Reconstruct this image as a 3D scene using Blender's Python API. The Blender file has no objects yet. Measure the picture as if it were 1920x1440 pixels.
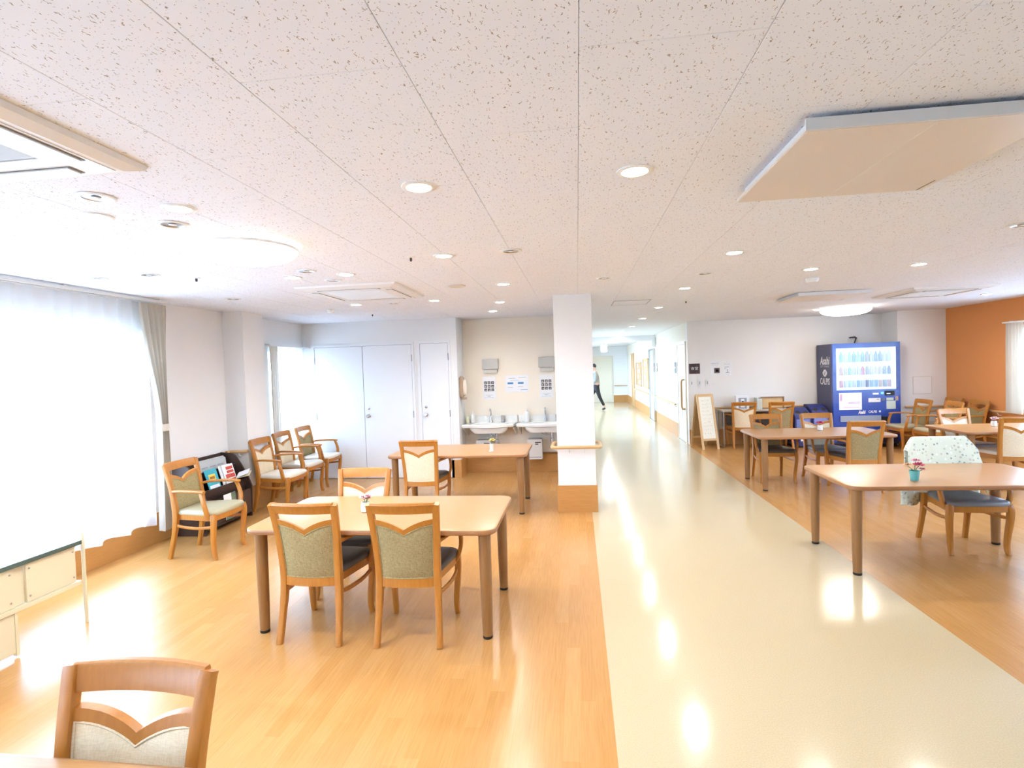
import bpy, math, random
from mathutils import Vector, Matrix
random.seed(7)
PI = math.pi
SC = bpy.context.scene
COL = SC.collection

# ------------------------------------------------------------------ camera
FPX, YAW, PIT, ROL, EYE = 1015.0, 0.121, -0.029, -0.034, 1.63
_f = Vector((-math.sin(YAW) * math.cos(PIT), math.cos(YAW) * math.cos(PIT), math.sin(PIT)))
_r = Vector((math.cos(YAW), math.sin(YAW), 0))
_u = _r.cross(_f)
_r2 = _r * math.cos(ROL) + _u * math.sin(ROL)
_u2 = -_r * math.sin(ROL) + _u * math.cos(ROL)
cam_d = bpy.data.cameras.new('camera')
cam_d.sensor_width = 36.0
cam_d.lens = FPX / 1920.0 * 36.0
cam_d.clip_start = 0.05
cam_d.clip_end = 200
cam = bpy.data.objects.new('camera', cam_d)
COL.objects.link(cam)
m = Matrix((_r2, _u2, -_f)).transposed().to_4x4()
m.translation = Vector((0, 0, EYE))
cam.matrix_world = m
SC.camera = cam

# ------------------------------------------------------------------ world, daylight, exposure
W = bpy.data.worlds.new('overcast_sky')
SC.world = W
W.use_nodes = True
_bg = W.node_tree.nodes['Background']
_wn, _wl = W.node_tree.nodes, W.node_tree.links
_g = _wn.new('ShaderNodeTexCoord'); _s = _wn.new('ShaderNodeSeparateXYZ'); _cr = _wn.new('ShaderNodeMapRange'); _mx = _wn.new('ShaderNodeMix')
_cr.inputs['From Min'].default_value = -0.06; _cr.inputs['From Max'].default_value = 0.02
_mx.data_type = 'RGBA'
_mx.inputs[6].default_value = (0.27, 0.38, 0.52, 1)      # ground outside
_mx.inputs[7].default_value = (0.60, 0.88, 1.27, 1)      # overcast sky
_wl.new(_g.outputs['Generated'], _s.inputs[0]); _wl.new(_s.outputs['Z'], _cr.inputs['Value'])
_wl.new(_cr.outputs['Result'], _mx.inputs[0]); _wl.new(_mx.outputs[2], _bg.inputs['Color'])
_bg.inputs['Strength'].default_value = 3.4

def portal(name, loc, rot, sx, sy):
    d = bpy.data.lights.new(name, 'AREA')
    d.shape = 'RECTANGLE'; d.size = sx; d.size_y = sy
    d.cycles.is_portal = True
    o = bpy.data.objects.new(name, d); COL.objects.link(o)
    o.location = loc; o.rotation_euler = rot
portal('daylight_portal', (-4.50, 1.15, 1.25), (0, -PI / 2, 0), 2.0, 7.6)
portal('daylight_portal', (-4.50, 7.50, 1.25), (0, -PI / 2, 0), 1.8, 0.95)
portal('daylight_portal', (6.80, 4.6, 1.37), (0, PI / 2, 0), 1.5, 9.2)
portal('daylight_portal', (-1.80, 17.65, 1.45), (0, -PI / 2, 0), 1.55, 10.4)

VS = SC.view_settings
VS.view_transform = 'Standard'
VS.look = 'None'
VS.gamma = 1.0
VS.use_curve_mapping = False
VS.exposure = 2.36
SC.cycles.use_denoising = True
SC.cycles.use_light_tree = False
SC.cycles.max_bounces = 6
SC.cycles.diffuse_bounces = 3
SC.cycles.glossy_bounces = 3
SC.cycles.transmission_bounces = 6
SC.cycles.transparent_max_bounces = 8
SC.cycles.use_adaptive_sampling = True
SC.cycles.adaptive_threshold = 0.06
SC.cycles.caustics_reflective = False
SC.cycles.caustics_refractive = False
SC.cycles.sample_clamp_indirect = 6.0

H = 2.425           # ceiling height
XL, XR = -4.25, 6.52    # window wall, orange wall
YB, YR = 8.02, 11.0     # closet wall, far dining wall

# ------------------------------------------------------------------ materials
MAT = {}
def mat(name, col, rough=0.5, spec=0.5, metal=0.0, emit=None, estr=0.0, coat=0.0):
    if name in MAT: return MAT[name]
    M = bpy.data.materials.new(name); M.use_nodes = True
    b = M.node_tree.nodes['Principled BSDF']
    b.inputs['Base Color'].default_value = (*col, 1)
    b.inputs['Roughness'].default_value = rough
    b.inputs['Specular IOR Level'].default_value = spec
    b.inputs['Metallic'].default_value = metal
    b.inputs['Coat Weight'].default_value = coat
    b.inputs['Coat Roughness'].default_value = 0.1
    if emit:
        b.inputs['Emission Color'].default_value = (*emit, 1)
        b.inputs['Emission Strength'].default_value = estr
    MAT[name] = M
    return M
def nodes(M): return M.node_tree.nodes, M.node_tree.links, M.node_tree.nodes['Principled BSDF']
def N(nt, t, **k):
    n = nt.new(t)
    for a, v in k.items(): setattr(n, a, v)
    return n
def ramp(n, stops):
    r = n.color_ramp
    while len(r.elements) > 1: r.elements.remove(r.elements[-1])
    r.elements[0].position, r.elements[0].color = stops[0][0], (*stops[0][1], 1)
    for p, c in stops[1:]:
        e = r.elements.new(p); e.color = (*c, 1)
def bump(nt, lk, b, src, strength, dist=0.002):
    bp = N(nt, 'ShaderNodeBump'); bp.inputs['Strength'].default_value = strength; bp.inputs['Distance'].default_value = dist
    lk.new(src, bp.inputs['Height']); lk.new(bp.outputs['Normal'], b.inputs['Normal'])

def grain_mat(name, c1, c2, rough, scale=(3, 40, 40), coat=0.0, spec=0.5):
    """wood with long fine grain along the object's own x axis"""
    M = mat(name, c1, rough, spec, coat=coat); nt, lk, b = nodes(M)
    tc = N(nt, 'ShaderNodeTexCoord'); mp = N(nt, 'ShaderNodeMapping'); mp.inputs['Scale'].default_value = scale
    nz = N(nt, 'ShaderNodeTexNoise'); nz.inputs['Scale'].default_value = 2.0; nz.inputs['Detail'].default_value = 4
    rp = N(nt, 'ShaderNodeValToRGB'); ramp(rp, [(0.3, c2), (0.7, c1)])
    lk.new(tc.outputs['Object'], mp.inputs['Vector']); lk.new(mp.outputs['Vector'], nz.inputs['Vector'])
    lk.new(nz.outputs['Fac'], rp.inputs['Fac']); lk.new(rp.outputs['Color'], b.inputs['Base Color'])
    return M

CHAIR_WOOD = grain_mat('chair_wood', (0.50, 0.20, 0.030), (0.43, 0.16, 0.021), 0.36, (30, 30, 4))
TABLE_TOP = grain_mat('table_laminate', (0.51, 0.275, 0.11), (0.46, 0.24, 0.092), 0.28, (3, 60, 30))
TABLE_EDGE = grain_mat('table_edge_wood', (0.40, 0.185, 0.07), (0.34, 0.15, 0.055), 0.4, (5, 50, 50))
LEG_WOOD = grain_mat('table_leg_wood', (0.32, 0.155, 0.05), (0.27, 0.125, 0.038), 0.4, (60, 60, 4))
BASE_WOOD = grain_mat('baseboard_wood', (0.58, 0.285, 0.085), (0.52, 0.25, 0.07), 0.42, (4, 4, 60))
RAIL_WOOD = grain_mat('handrail_wood', (0.66, 0.40, 0.17), (0.58, 0.34, 0.14), 0.35, (6, 60, 60))
PALE_WOOD = grain_mat('pale_board_wood', (0.72, 0.48, 0.22), (0.64, 0.40, 0.17), 0.45, (40, 40, 4))
BLACK = mat('black_rubber', (0.012, 0.012, 0.012), 0.6)
WHITE = mat('white_plastic', (0.82, 0.82, 0.80), 0.35)
WHITEP = mat('white_paper', (0.85, 0.85, 0.85), 0.8, 0.2)
CREAM = mat('cream_steel', (0.72, 0.66, 0.46), 0.35)
CHROME = mat('brushed_chrome', (0.55, 0.56, 0.58), 0.22, metal=1.0)
CERAM = mat('white_ceramic', (0.84, 0.83, 0.78), 0.12)
DOORW = mat('white_door', (0.84, 0.85, 0.86), 0.4)
DOORC = mat('cream_door', (0.80, 0.73, 0.58), 0.4)
INK = mat('dark_ink', (0.05, 0.05, 0.055), 0.7)
INKG = mat('grey_ink', (0.35, 0.35, 0.38), 0.7)

def wall_mat(name, col, rough=0.7):
    M = mat(name, col, rough, 0.25); nt, lk, b = nodes(M)
    g = N(nt, 'ShaderNodeNewGeometry')
    nz = N(nt, 'ShaderNodeTexNoise'); nz.inputs['Scale'].default_value = 220; nz.inputs['Detail'].default_value = 2
    lk.new(g.outputs['Position'], nz.inputs['Vector']); bump(nt, lk, b, nz.outputs['Fac'], 0.25, 0.001)
    return M
WALL = wall_mat('wallpaper_offwhite', (0.86, 0.835, 0.80))
WALLC = wall_mat('wallpaper_closet_white', (0.84, 0.84, 0.83))
WALLN = wall_mat('wallpaper_niche_cream', (0.88, 0.80, 0.67))
WALLO = wall_mat('wallpaper_orange', (0.70, 0.285, 0.095))

def ceil_mat():
    M = mat('fissured_ceiling_board', (0.835, 0.865, 0.93), 0.9, 0.1); nt, lk, b = nodes(M)
    g = N(nt, 'ShaderNodeNewGeometry')
    dn = N(nt, 'ShaderNodeTexNoise'); dn.inputs['Scale'].default_value = 90; dn.inputs['Detail'].default_value = 2
    lk.new(g.outputs['Position'], dn.inputs['Vector'])
    sb = N(nt, 'ShaderNodeVectorMath', operation='SUBTRACT'); sb.inputs[1].default_value = (0.5, 0.5, 0.5)
    lk.new(dn.outputs['Color'], sb.inputs[0])
    sc_ = N(nt, 'ShaderNodeVectorMath', operation='SCALE'); sc_.inputs['Scale'].default_value = 0.02
    lk.new(sb.outputs[0], sc_.inputs[0])
    ad = N(nt, 'ShaderNodeVectorMath', operation='ADD')
    lk.new(g.outputs['Position'], ad.inputs[0]); lk.new(sc_.outputs[0], ad.inputs[1])
    outs = []
    for sx, sy, scale, thr, keep in ((1.0, 0.19, 66, 0.085, 0.52), (1.0, 0.9, 78, 0.095, 0.58)):
        mu = N(nt, 'ShaderNodeVectorMath', operation='MULTIPLY'); mu.inputs[1].default_value = (sx, sy, 0)
        lk.new(ad.outputs[0], mu.inputs[0])
        vo = N(nt, 'ShaderNodeTexVoronoi', voronoi_dimensions='2D'); vo.inputs['Scale'].default_value = scale
        lk.new(mu.outputs[0], vo.inputs['Vector'])
        lt = N(nt, 'ShaderNodeMath', operation='LESS_THAN'); lt.inputs[1].default_value = thr
        lk.new(vo.outputs['Distance'], lt.inputs[0])
        sp = N(nt, 'ShaderNodeSeparateColor'); lk.new(vo.outputs['Color'], sp.inputs[0])
        kp = N(nt, 'ShaderNodeMath', operation='LESS_THAN'); kp.inputs[1].default_value = keep
        lk.new(sp.outputs[0], kp.inputs[0])
        mm = N(nt, 'ShaderNodeMath', operation='MULTIPLY'); lk.new(lt.outputs[0], mm.inputs[0]); lk.new(kp.outputs[0], mm.inputs[1])
        outs.append(mm)
    mx = N(nt, 'ShaderNodeMath', operation='MAXIMUM'); lk.new(outs[0].outputs[0], mx.inputs[0]); lk.new(outs[1].outputs[0], mx.inputs[1])
    mix = N(nt, 'ShaderNodeMix', data_type='RGBA')
    mix.inputs[6].default_value = (0.835, 0.865, 0.93, 1); mix.inputs[7].default_value = (0.36, 0.30, 0.255, 1)
    lk.new(mx.outputs[0], mix.inputs[0]); lk.new(mix.outputs[2], b.inputs['Base Color'])
    return M
CEIL = ceil_mat()

def floor_wood(name, island):
    M = mat(name, (0.7, 0.4, 0.17), 0.24, 0.5); nt, lk, b = nodes(M)
    g = N(nt, 'ShaderNodeNewGeometry')
    if island: src = g.outputs['Random Per Island']
    else:
        oi = N(nt, 'ShaderNodeObjectInfo'); src = oi.outputs['Random']
    rp = N(nt, 'ShaderNodeValToRGB')
    ramp(rp, [(0.0, (0.545, 0.27, 0.082)), (0.5, (0.565, 0.285, 0.09)), (1.0, (0.595, 0.31, 0.106))])
    lk.new(src, rp.inputs['Fac'])
    mp = N(nt, 'ShaderNodeMapping'); mp.inputs['Scale'].default_value = (70, 3.0, 1)
    nz = N(nt, 'ShaderNodeTexNoise'); nz.inputs['Scale'].default_value = 1.6; nz.inputs['Detail'].default_value = 5
    lk.new(g.outputs['Position'], mp.inputs['Vector']); lk.new(mp.outputs[0], nz.inputs['Vector'])
    r2 = N(nt, 'ShaderNodeValToRGB'); ramp(r2, [(0.3, (0.86, 0.84, 0.80)), (0.7, (1.0, 1.0, 1.0))])
    lk.new(nz.outputs['Fac'], r2.inputs['Fac'])
    mix = N(nt, 'ShaderNodeMix', data_type='RGBA', blend_type='MULTIPLY'); mix.inputs[0].default_value = 1
    lk.new(rp.outputs['Color'], mix.inputs[6]); lk.new(r2.outputs['Color'], mix.inputs[7])
    lk.new(mix.outputs[2], b.inputs['Base Color'])
    n2 = N(nt, 'ShaderNodeTexNoise'); n2.inputs['Scale'].default_value = 30; n2.inputs['Detail'].default_value = 2
    lk.new(g.outputs['Position'], n2.inputs['Vector']); bump(nt, lk, b, n2.outputs['Fac'], 0.06, 0.003)
    return M
PLANK = floor_wood('vinyl_plank_oak', False)
PLANKS = floor_wood('vinyl_plank_oak_field', True)

def vinyl():
    M = mat('beige_vinyl', (0.70, 0.58, 0.42), 0.14, 0.5); nt, lk, b = nodes(M)
    g = N(nt, 'ShaderNodeNewGeometry')
    nz = N(nt, 'ShaderNodeTexNoise'); nz.inputs['Scale'].default_value = 160; nz.inputs['Detail'].default_value = 3
    lk.new(g.outputs['Position'], nz.inputs['Vector'])
    rp = N(nt, 'ShaderNodeValToRGB'); ramp(rp, [(0.35, (0.555, 0.44, 0.265)), (0.65, (0.615, 0.50, 0.315))])
    lk.new(nz.outputs['Fac'], rp.inputs['Fac']); lk.new(rp.outputs['Color'], b.inputs['Base Color'])
    n2 = N(nt, 'ShaderNodeTexNoise'); n2.inputs['Scale'].default_value = 22; n2.inputs['Detail'].default_value = 3
    lk.new(g.outputs['Position'], n2.inputs['Vector']); bump(nt, lk, b, n2.outputs['Fac'], 0.10, 0.004)
    return M
VINYL = vinyl()

def fabric(name, c1, c2, scale=420, rough=0.9):
    M = mat(name, c1, rough, 0.15); nt, lk, b = nodes(M)
    tc = N(nt, 'ShaderNodeTexCoord')
    wv = []
    for sc3 in ((1, 0.12, 0.12), (0.12, 0.12, 1)):
        mp = N(nt, 'ShaderNodeMapping'); mp.inputs['Scale'].default_value = sc3
        nz = N(nt, 'ShaderNodeTexNoise'); nz.inputs['Scale'].default_value = scale; nz.inputs['Detail'].default_value = 1
        lk.new(tc.outputs['Object'], mp.inputs['Vector']); lk.new(mp.outputs[0], nz.inputs['Vector']); wv.append(nz)
    ml = N(nt, 'ShaderNodeMath', operation='ADD'); lk.new(wv[0].outputs['Fac'], ml.inputs[0]); lk.new(wv[1].outputs['Fac'], ml.inputs[1])
    hf = N(nt, 'ShaderNodeMath', operation='MULTIPLY'); hf.inputs[1].default_value = 0.5; lk.new(ml.outputs[0], hf.inputs[0])
    rp = N(nt, 'ShaderNodeValToRGB'); ramp(rp, [(0.38, c2), (0.62, c1)])
    lk.new(hf.outputs[0], rp.inputs['Fac']); lk.new(rp.outputs['Color'], b.inputs['Base Color'])
    bump(nt, lk, b, hf.outputs[0], 0.3, 0.001)
    return M
OLIVE = fabric('olive_weave', (0.41, 0.325, 0.165), (0.27, 0.205, 0.09))
CREAMF = fabric('cream_weave', (0.85, 0.73, 0.53), (0.74, 0.61, 0.41))
DARKSEAT = mat('dark_vinyl_seat', (0.075, 0.07, 0.062), 0.38)
GREYSEAT = mat('grey_vinyl_seat', (0.20, 0.20, 0.20), 0.35)
SAGESEAT = mat('sage_vinyl_seat', (0.42, 0.37, 0.23), 0.4)
IVORYSEAT = mat('ivory_vinyl_seat', (0.76, 0.69, 0.57), 0.35)

def cloth_trans(name, col, transp, transl):
    M = bpy.data.materials.new(name); M.use_nodes = True
    nt, lk = M.node_tree.nodes, M.node_tree.links
    nt.remove(nt['Principled BSDF']); out = nt['Material Output']
    d = N(nt, 'ShaderNodeBsdfDiffuse'); d.inputs['Color'].default_value = (*col, 1)
    t = N(nt, 'ShaderNodeBsdfTranslucent'); t.inputs['Color'].default_value = (*col, 1)
    p = N(nt, 'ShaderNodeBsdfTransparent')
    m1 = N(nt, 'ShaderNodeMixShader'); m1.inputs[0].default_value = transl
    m2 = N(nt, 'ShaderNodeMixShader'); m2.inputs[0].default_value = transp
    lk.new(d.outputs[0], m1.inputs[1]); lk.new(t.outputs[0], m1.inputs[2])
    lk.new(m1.outputs[0], m2.inputs[1]); lk.new(p.outputs[0], m2.inputs[2])
    lk.new(m2.outputs[0], out.inputs['Surface'])
    MAT[name] = M
    return M
SHEER = cloth_trans('sheer_voile', (0.95, 0.96, 0.97), 0.46, 0.50)
DRAPE = cloth_trans('drape_linen', (0.62, 0.56, 0.47), 0.0, 0.22)

def glass():
    M = bpy.data.materials.new('window_glass'); M.use_nodes = True
    nt, lk = M.node_tree.nodes, M.node_tree.links
    nt.remove(nt['Principled BSDF']); out = nt['Material Output']
    p = N(nt, 'ShaderNodeBsdfTransparent'); g = N(nt, 'ShaderNodeBsdfGlossy'); g.inputs['Roughness'].default_value = 0.02
    mx = N(nt, 'ShaderNodeMixShader'); mx.inputs[0].default_value = 0.06
    lk.new(p.outputs[0], mx.inputs[1]); lk.new(g.outputs[0], mx.inputs[2]); lk.new(mx.outputs[0], out.inputs['Surface'])
    MAT['window_glass'] = M
    return M
GLASS = glass()
LAMP_ON = mat('lit_downlight', (1, 1, 1), 0.5, emit=(1.0, 0.95, 0.86), estr=22)
LAMP_ON.cycles.emission_sampling = 'NONE'
LAMP_DOME = mat('lit_dome', (1, 1, 1), 0.5, emit=(1.0, 0.97, 0.93), estr=1.8)
SIGN_ON = mat('lit_sign', (1, 1, 1), 0.5, emit=(0.93, 0.97, 1.0), estr=5)

# ------------------------------------------------------------------ mesh helpers
class MB:
    def __init__(s): s.v = []; s.f = []
    def add(s, vs, fs):
        o = len(s.v); s.v += [tuple(p) for p in vs]; s.f += [tuple(i + o for i in f) for f in fs]; return s
    def box(s, c, d, rz=0.0, rx=0.0, ry=0.0):
        R = Matrix.Rotation(rz, 3, 'Z') @ Matrix.Rotation(ry, 3, 'Y') @ Matrix.Rotation(rx, 3, 'X')
        vs = [R @ Vector((sx * d[0] / 2, sy * d[1] / 2, sz * d[2] / 2)) + Vector(c) for sz in (-1, 1) for sy in (-1, 1) for sx in (-1, 1)]
        return s.add(vs, [(0, 2, 3, 1), (4, 5, 7, 6), (0, 1, 5, 4), (2, 6, 7, 3), (0, 4, 6, 2), (1, 3, 7, 5)])
    def bx(s, x0, x1, y0, y1, z0, z1):
        return s.box(((x0 + x1) / 2, (y0 + y1) / 2, (z0 + z1) / 2), (x1 - x0, y1 - y0, z1 - z0))
    def loft(s, rings, cap=True, closed=False):
        n = len(rings[0]); o = len(s.v)
        for r in rings: s.v += [tuple(p) for p in r]
        k = len(rings)
        for i in range(k if closed else k - 1):
            a, b = o + i * n, o + ((i + 1) % k) * n
            for j in range(n):
                s.f.append((a + j, a + (j + 1) % n, b + (j + 1) % n, b + j))
        if cap and not closed:
            s.f.append(tuple(o + j for j in range(n))[::-1]); s.f.append(tuple(o + (k - 1) * n + j for j in range(n)))
        return s
    def tube(s, pts, r, n=10, closed=False):
        pts = [Vector(p) for p in pts]; rings = []; k = len(pts); prev = None
        for i, p in enumerate(pts):
            a = pts[(i - 1) % k] if (closed or i > 0) else p; b = pts[(i + 1) % k] if (closed or i < k - 1) else p
            t = (b - a).normalized()
            if prev is None:
                up = Vector((0, 0, 1)) if abs(t.z) < 0.9 else Vector((1, 0, 0)); u = t.cross(up).normalized()
            else: u = (prev - t * prev.dot(t)).normalized()
            prev = u; w = t.cross(u); rr = r[i] if isinstance(r, (list, tuple)) else r
            rings.append([p + (u * math.cos(2 * PI * j / n) + w * math.sin(2 * PI * j / n)) * rr for j in range(n)])
        return s.loft(rings, True, closed)
    def lathe(s, prof, n=24, c=(0, 0, 0), cap=True):
        return s.loft([[(c[0] + r * math.cos(2 * PI * j / n), c[1] + r * math.sin(2 * PI * j / n), c[2] + z) for j in range(n)] for r, z in prof], cap)
    def prism(s, poly, z0, z1, fn=None):
        """poly in (a,b); fn(a,b,t)->xyz, default xy plane extruded in z"""
        fn = fn or (lambda a, b, t: (a, b, t))
        return s.loft([[fn(a, b, z0) for a, b in poly], [fn(a, b, z1) for a, b in poly]])
    def grid(s, fn, nu, nv):
        o = len(s.v)
        for i in range(nu + 1):
            for j in range(nv + 1): s.v.append(tuple(fn(i / nu, j / nv)))
        for i in range(nu):
            for j in range(nv):
                a = o + i * (nv + 1) + j; s.f.append((a, a + nv + 1, a + nv + 2, a + 1))
        return s
    def mesh(s, name, m, smooth=False, bevel=0.0):
        me = bpy.data.meshes.new(name); me.from_pydata(s.v, [], s.f); me.update()
        import bmesh
        bm = bmesh.new(); bm.from_mesh(me); bmesh.ops.recalc_face_normals(bm, faces=bm.faces)
        if bevel:
            es = [e for e in bm.edges if len(e.link_faces) == 2 and e.calc_face_angle(0) > 0.6]
            bmesh.ops.bevel(bm, geom=es, offset=bevel, segments=2, affect='EDGES', clamp_overlap=True)
        bm.to_mesh(me); bm.free()
        if smooth:
            for p in me.polygons: p.use_smooth = True
            try: me.set_sharp_from_angle(angle=0.7)
            except Exception: pass
        me.materials.append(m)
        return me
    def build(s, name, m, parent=None, smooth=False, bevel=0.0, loc=None, rz=0.0):
        o = bpy.data.objects.new(name, s.mesh(name, m, smooth, bevel)); COL.objects.link(o)
        if parent: o.parent = parent
        if loc: o.location = loc
        o.rotation_euler.z = rz
        return o

def tag(o, label=None, cat=None, group=None, kind=None):
    for k, v in (('label', label), ('category', cat), ('group', group), ('kind', kind)):
        if v: o[k] = v
    return o
def thing(name, label, cat, loc=(0, 0, 0), rz=0.0, group=None):
    o = bpy.data.objects.new(name, None); COL.objects.link(o); o.empty_display_size = 0.1
    o.location = loc; o.rotation_euler.z = rz
    return tag(o, label, cat, group)
def struct(name, mb, m, label=None, bevel=0.0):
    o = mb.build(name, m, bevel=bevel); o['kind'] = 'structure'
    if label: o['label'] = label
    return o
def copy_tree(o, parent=None):
    c = o.copy(); COL.objects.link(c); c.parent = parent
    for ch in o.children: copy_tree(ch, c)
    return c
def text(s, size, m, parent, loc, rot, name='lettering', depth=0.001, shear=0.0, align='CENTER', sx=1.0, bold=0.0):
    cu = bpy.data.curves.new('t', 'FONT'); cu.body = s; cu.size = size; cu.align_x = align; cu.align_y = 'CENTER'
    cu.extrude = depth; cu.shear = shear; cu.offset = bold
    t = bpy.data.objects.new('t', cu); COL.objects.link(t)
    bpy.context.view_layer.update()
    me = bpy.data.meshes.new_from_object(t.evaluated_get(bpy.context.evaluated_depsgraph_get()))
    bpy.data.objects.remove(t); bpy.data.curves.remove(cu)
    me.materials.clear(); me.materials.append(m)
    o = bpy.data.objects.new(name, me); COL.objects.link(o); o.parent = parent
    o.location = loc; o.rotation_euler = rot; o.scale = (sx, 1, 1)
    return o
FRONT = (PI / 2, 0, 0)      # text plane that faces -y (towards the photographer)

def rrect(w, d, r, n=6):
    pts = []
    for cx, cy, a0 in ((w / 2 - r, d / 2 - r, 0), (-w / 2 + r, d / 2 - r, PI / 2), (-w / 2 + r, -d / 2 + r, PI), (w / 2 - r, -d / 2 + r, 1.5 * PI)):
        for i in range(n + 1):
            a = a0 + PI / 2 * i / n; pts.append((cx + r * math.cos(a), cy + r * math.sin(a)))
    return pts

# ================================================================== SETTING
# ---- floor
SX0, SX1 = 0.117, 2.12           # beige walkway
fl = MB(); fl.bx(-5.2, 7.2, -3.2, 26, -0.12, -0.004)
floor = struct('floor', fl, mat('screed', (0.4, 0.33, 0.25), 0.8), 'floor of oak-look planks with a beige vinyl walkway')
v = MB(); v.bx(SX0, SX1, -3, 11.0, -0.004, 0.0); v.bx(-1.6, 2.16, 11.0, 25.5, -0.004, 0.0); v.bx(-0.25, SX0, 8.5, 11.0, -0.004, 0.0)
tag(v.build('vinyl_sheet', VINYL, floor), 'glossy beige vinyl walkway sheet')
PW, PL = 0.0752, 0.91
def project(p):
    d = Vector(p) - Vector((0, 0, EYE)); dz = d.dot(_f)
    if dz < 0.2: return None
    return 960 + FPX * d.dot(_r2) / dz, 720 - FPX * d.dot(_u2) / dz, dz
planks = []
for x0, x1, ya, yb in ((XL, SX0, -1.0, 8.5), (SX1, XR, -1.0, 11.0)):
    nrow = round((x1 - x0) / PW)
    w = (x1 - x0) / nrow
    for i in range(nrow):
        y = ya - random.random() * PL
        while y < yb:
            a, b = max(y, ya), min(y + PL, yb)
            if b - a > 0.02: planks.append((x0 + i * w, x0 + (i + 1) * w, a, b))
            y += PL
def seen(pl):
    q = project(((pl[0] + pl[1]) / 2, (pl[2] + pl[3]) / 2, 0))
    if not q or not (-40 < q[0] < 1960 and -40 < q[1] < 1470): return 1e9
    return q[2]
planks.sort(key=seen)
pm = {}
for k, (x0, x1, y0, y1) in enumerate(planks[:290]):
    key = (round(x1 - x0, 4), round(y1 - y0, 3))
    if key not in pm:
        b = MB(); b.bx(-key[0] / 2, key[0] / 2, -key[1] / 2, key[1] / 2, -0.004, 0); pm[key] = b.mesh('plank', PLANK)
    o = bpy.data.objects.new('plank', pm[key]); COL.objects.link(o); o.parent = floor; o.location = ((x0 + x1) / 2, (y0 + y1) / 2, 0)
b = MB()
for x0, x1, y0, y1 in planks[290:]: b.bx(x0, x1, y0, y1, -0.004, 0)
o = b.build('plank_field', PLANKS, floor); o['kind'] = 'stuff'

# ---- ceiling with boards
c = MB(); c.bx(-4.6, 6.9, -3.2, 8.3, H + 0.006, H + 0.15)
ceiling = struct('ceiling', c, mat('ceiling_backing', (0.55, 0.52, 0.50), 0.9), 'white suspended ceiling of fissured acoustic boards')
c = MB(); c.bx(-4.6, 6.9, 8.3, 11.2, H, H + 0.15); c.bx(-1.9, 2.4, 11.2, 26, H, H + 0.15); c.bx(-4.6, 6.9, -3.2, 0.38, H, H + 0.006)
c.build('board_field', CEIL, ceiling)
TW, TL = 0.455, 0.91
tm = {}
i0 = math.floor((XL - 0.03) / TW)
for i in range(i0, 15):
    x0, x1 = 0.028 + i * TW, 0.028 + (i + 1) * TW
    x0, x1 = max(x0, XL), min(x1, XR)
    if x1 - x0 < 0.02: continue
    off = 1.39 if i % 2 == 0 else 1.39 + TL / 2
    for j in range(-2, 9):
        y0, y1 = off + j * TL, off + (j + 1) * TL
        y0, y1 = max(y0, 0.38), min(y1, 8.3)
        if y1 - y0 < 0.02: continue
        key = (round(x1 - x0, 3), round(y1 - y0, 3))
        if key not in tm:
            w, d = key; g = 0.0006; b = MB()
            b.loft([[(sx * (w / 2 - g - e), sy * (d / 2 - g - e), z) for sx, sy in ((-1, -1), (1, -1), (1, 1), (-1, 1))] for e, z in ((0, 0.006), (0, 0.0014), (0.0014, 0.0))])
            tm[key] = b.mesh('ceiling_board', CEIL)
        o = bpy.data.objects.new('ceiling_board', tm[key]); COL.objects.link(o); o.parent = ceiling
        o.location = ((x0 + x1) / 2, (y0 + y1) / 2, H)

# ---- walls
def wall_open_x(mb, x0, x1, y0, y1, z0, z1, holes):
    """wall slab in the yz plane with rectangular holes (ya,yb,za,zb), sorted in y"""
    y = y0
    for ya, yb, za, zb in holes:
        if ya > y: mb.bx(x0, x1, y, ya, z0, z1)
        if za > z0: mb.bx(x0, x1, ya, yb, z0, za)
        if zb < z1: mb.bx(x0, x1, ya, yb, zb, z1)
        y = yb
    if y < y1: mb.bx(x0, x1, y, y1, z0, z1)
wl = MB(); wall_open_x(wl, XL - 0.2, XL, -3, 8.2, -0.004, H + 0.1, [(-2.6, 4.9, 0.30, 2.12), (7.05, 7.97, 0.45, 2.03)])
wall_left = struct('wall_left', wl, WALL, 'off-white wallpapered wall with the tall curtained window')
p = MB(); p.bx(XL, -3.985, 6.1, 6.53, 0, H); pil = struct('pillar_left', p, WALL, 'off-white pillar standing out from the window wall')
wb = MB(); wb.bx(XL - 0.2, -1.80, YB, 8.65, -0.004, H + 0.1)
wall_back = struct('wall_back', wb, WALLC, 'white closet wall with flush doors')
wn = MB(); wn.bx(-1.80, -0.05, 8.47, 8.65, -0.004, H + 0.1)
wall_niche = struct('wall_niche', wn, WALLN, 'cream wall behind the washbasins')
wc = MB(); wc.bx(-0.05, 0.10, 7.2, 8.47, -0.004, H + 0.1); struct('wall_niche_side', wc, WALL)
wc = MB(); wall_open_x(wc, -0.15, 0.02, 8.47, 26, -0.004, H + 0.1, [(12.4, 23.2, 0, 2.3)])
struct('wall_corridor_left', wc, WALL)
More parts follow.
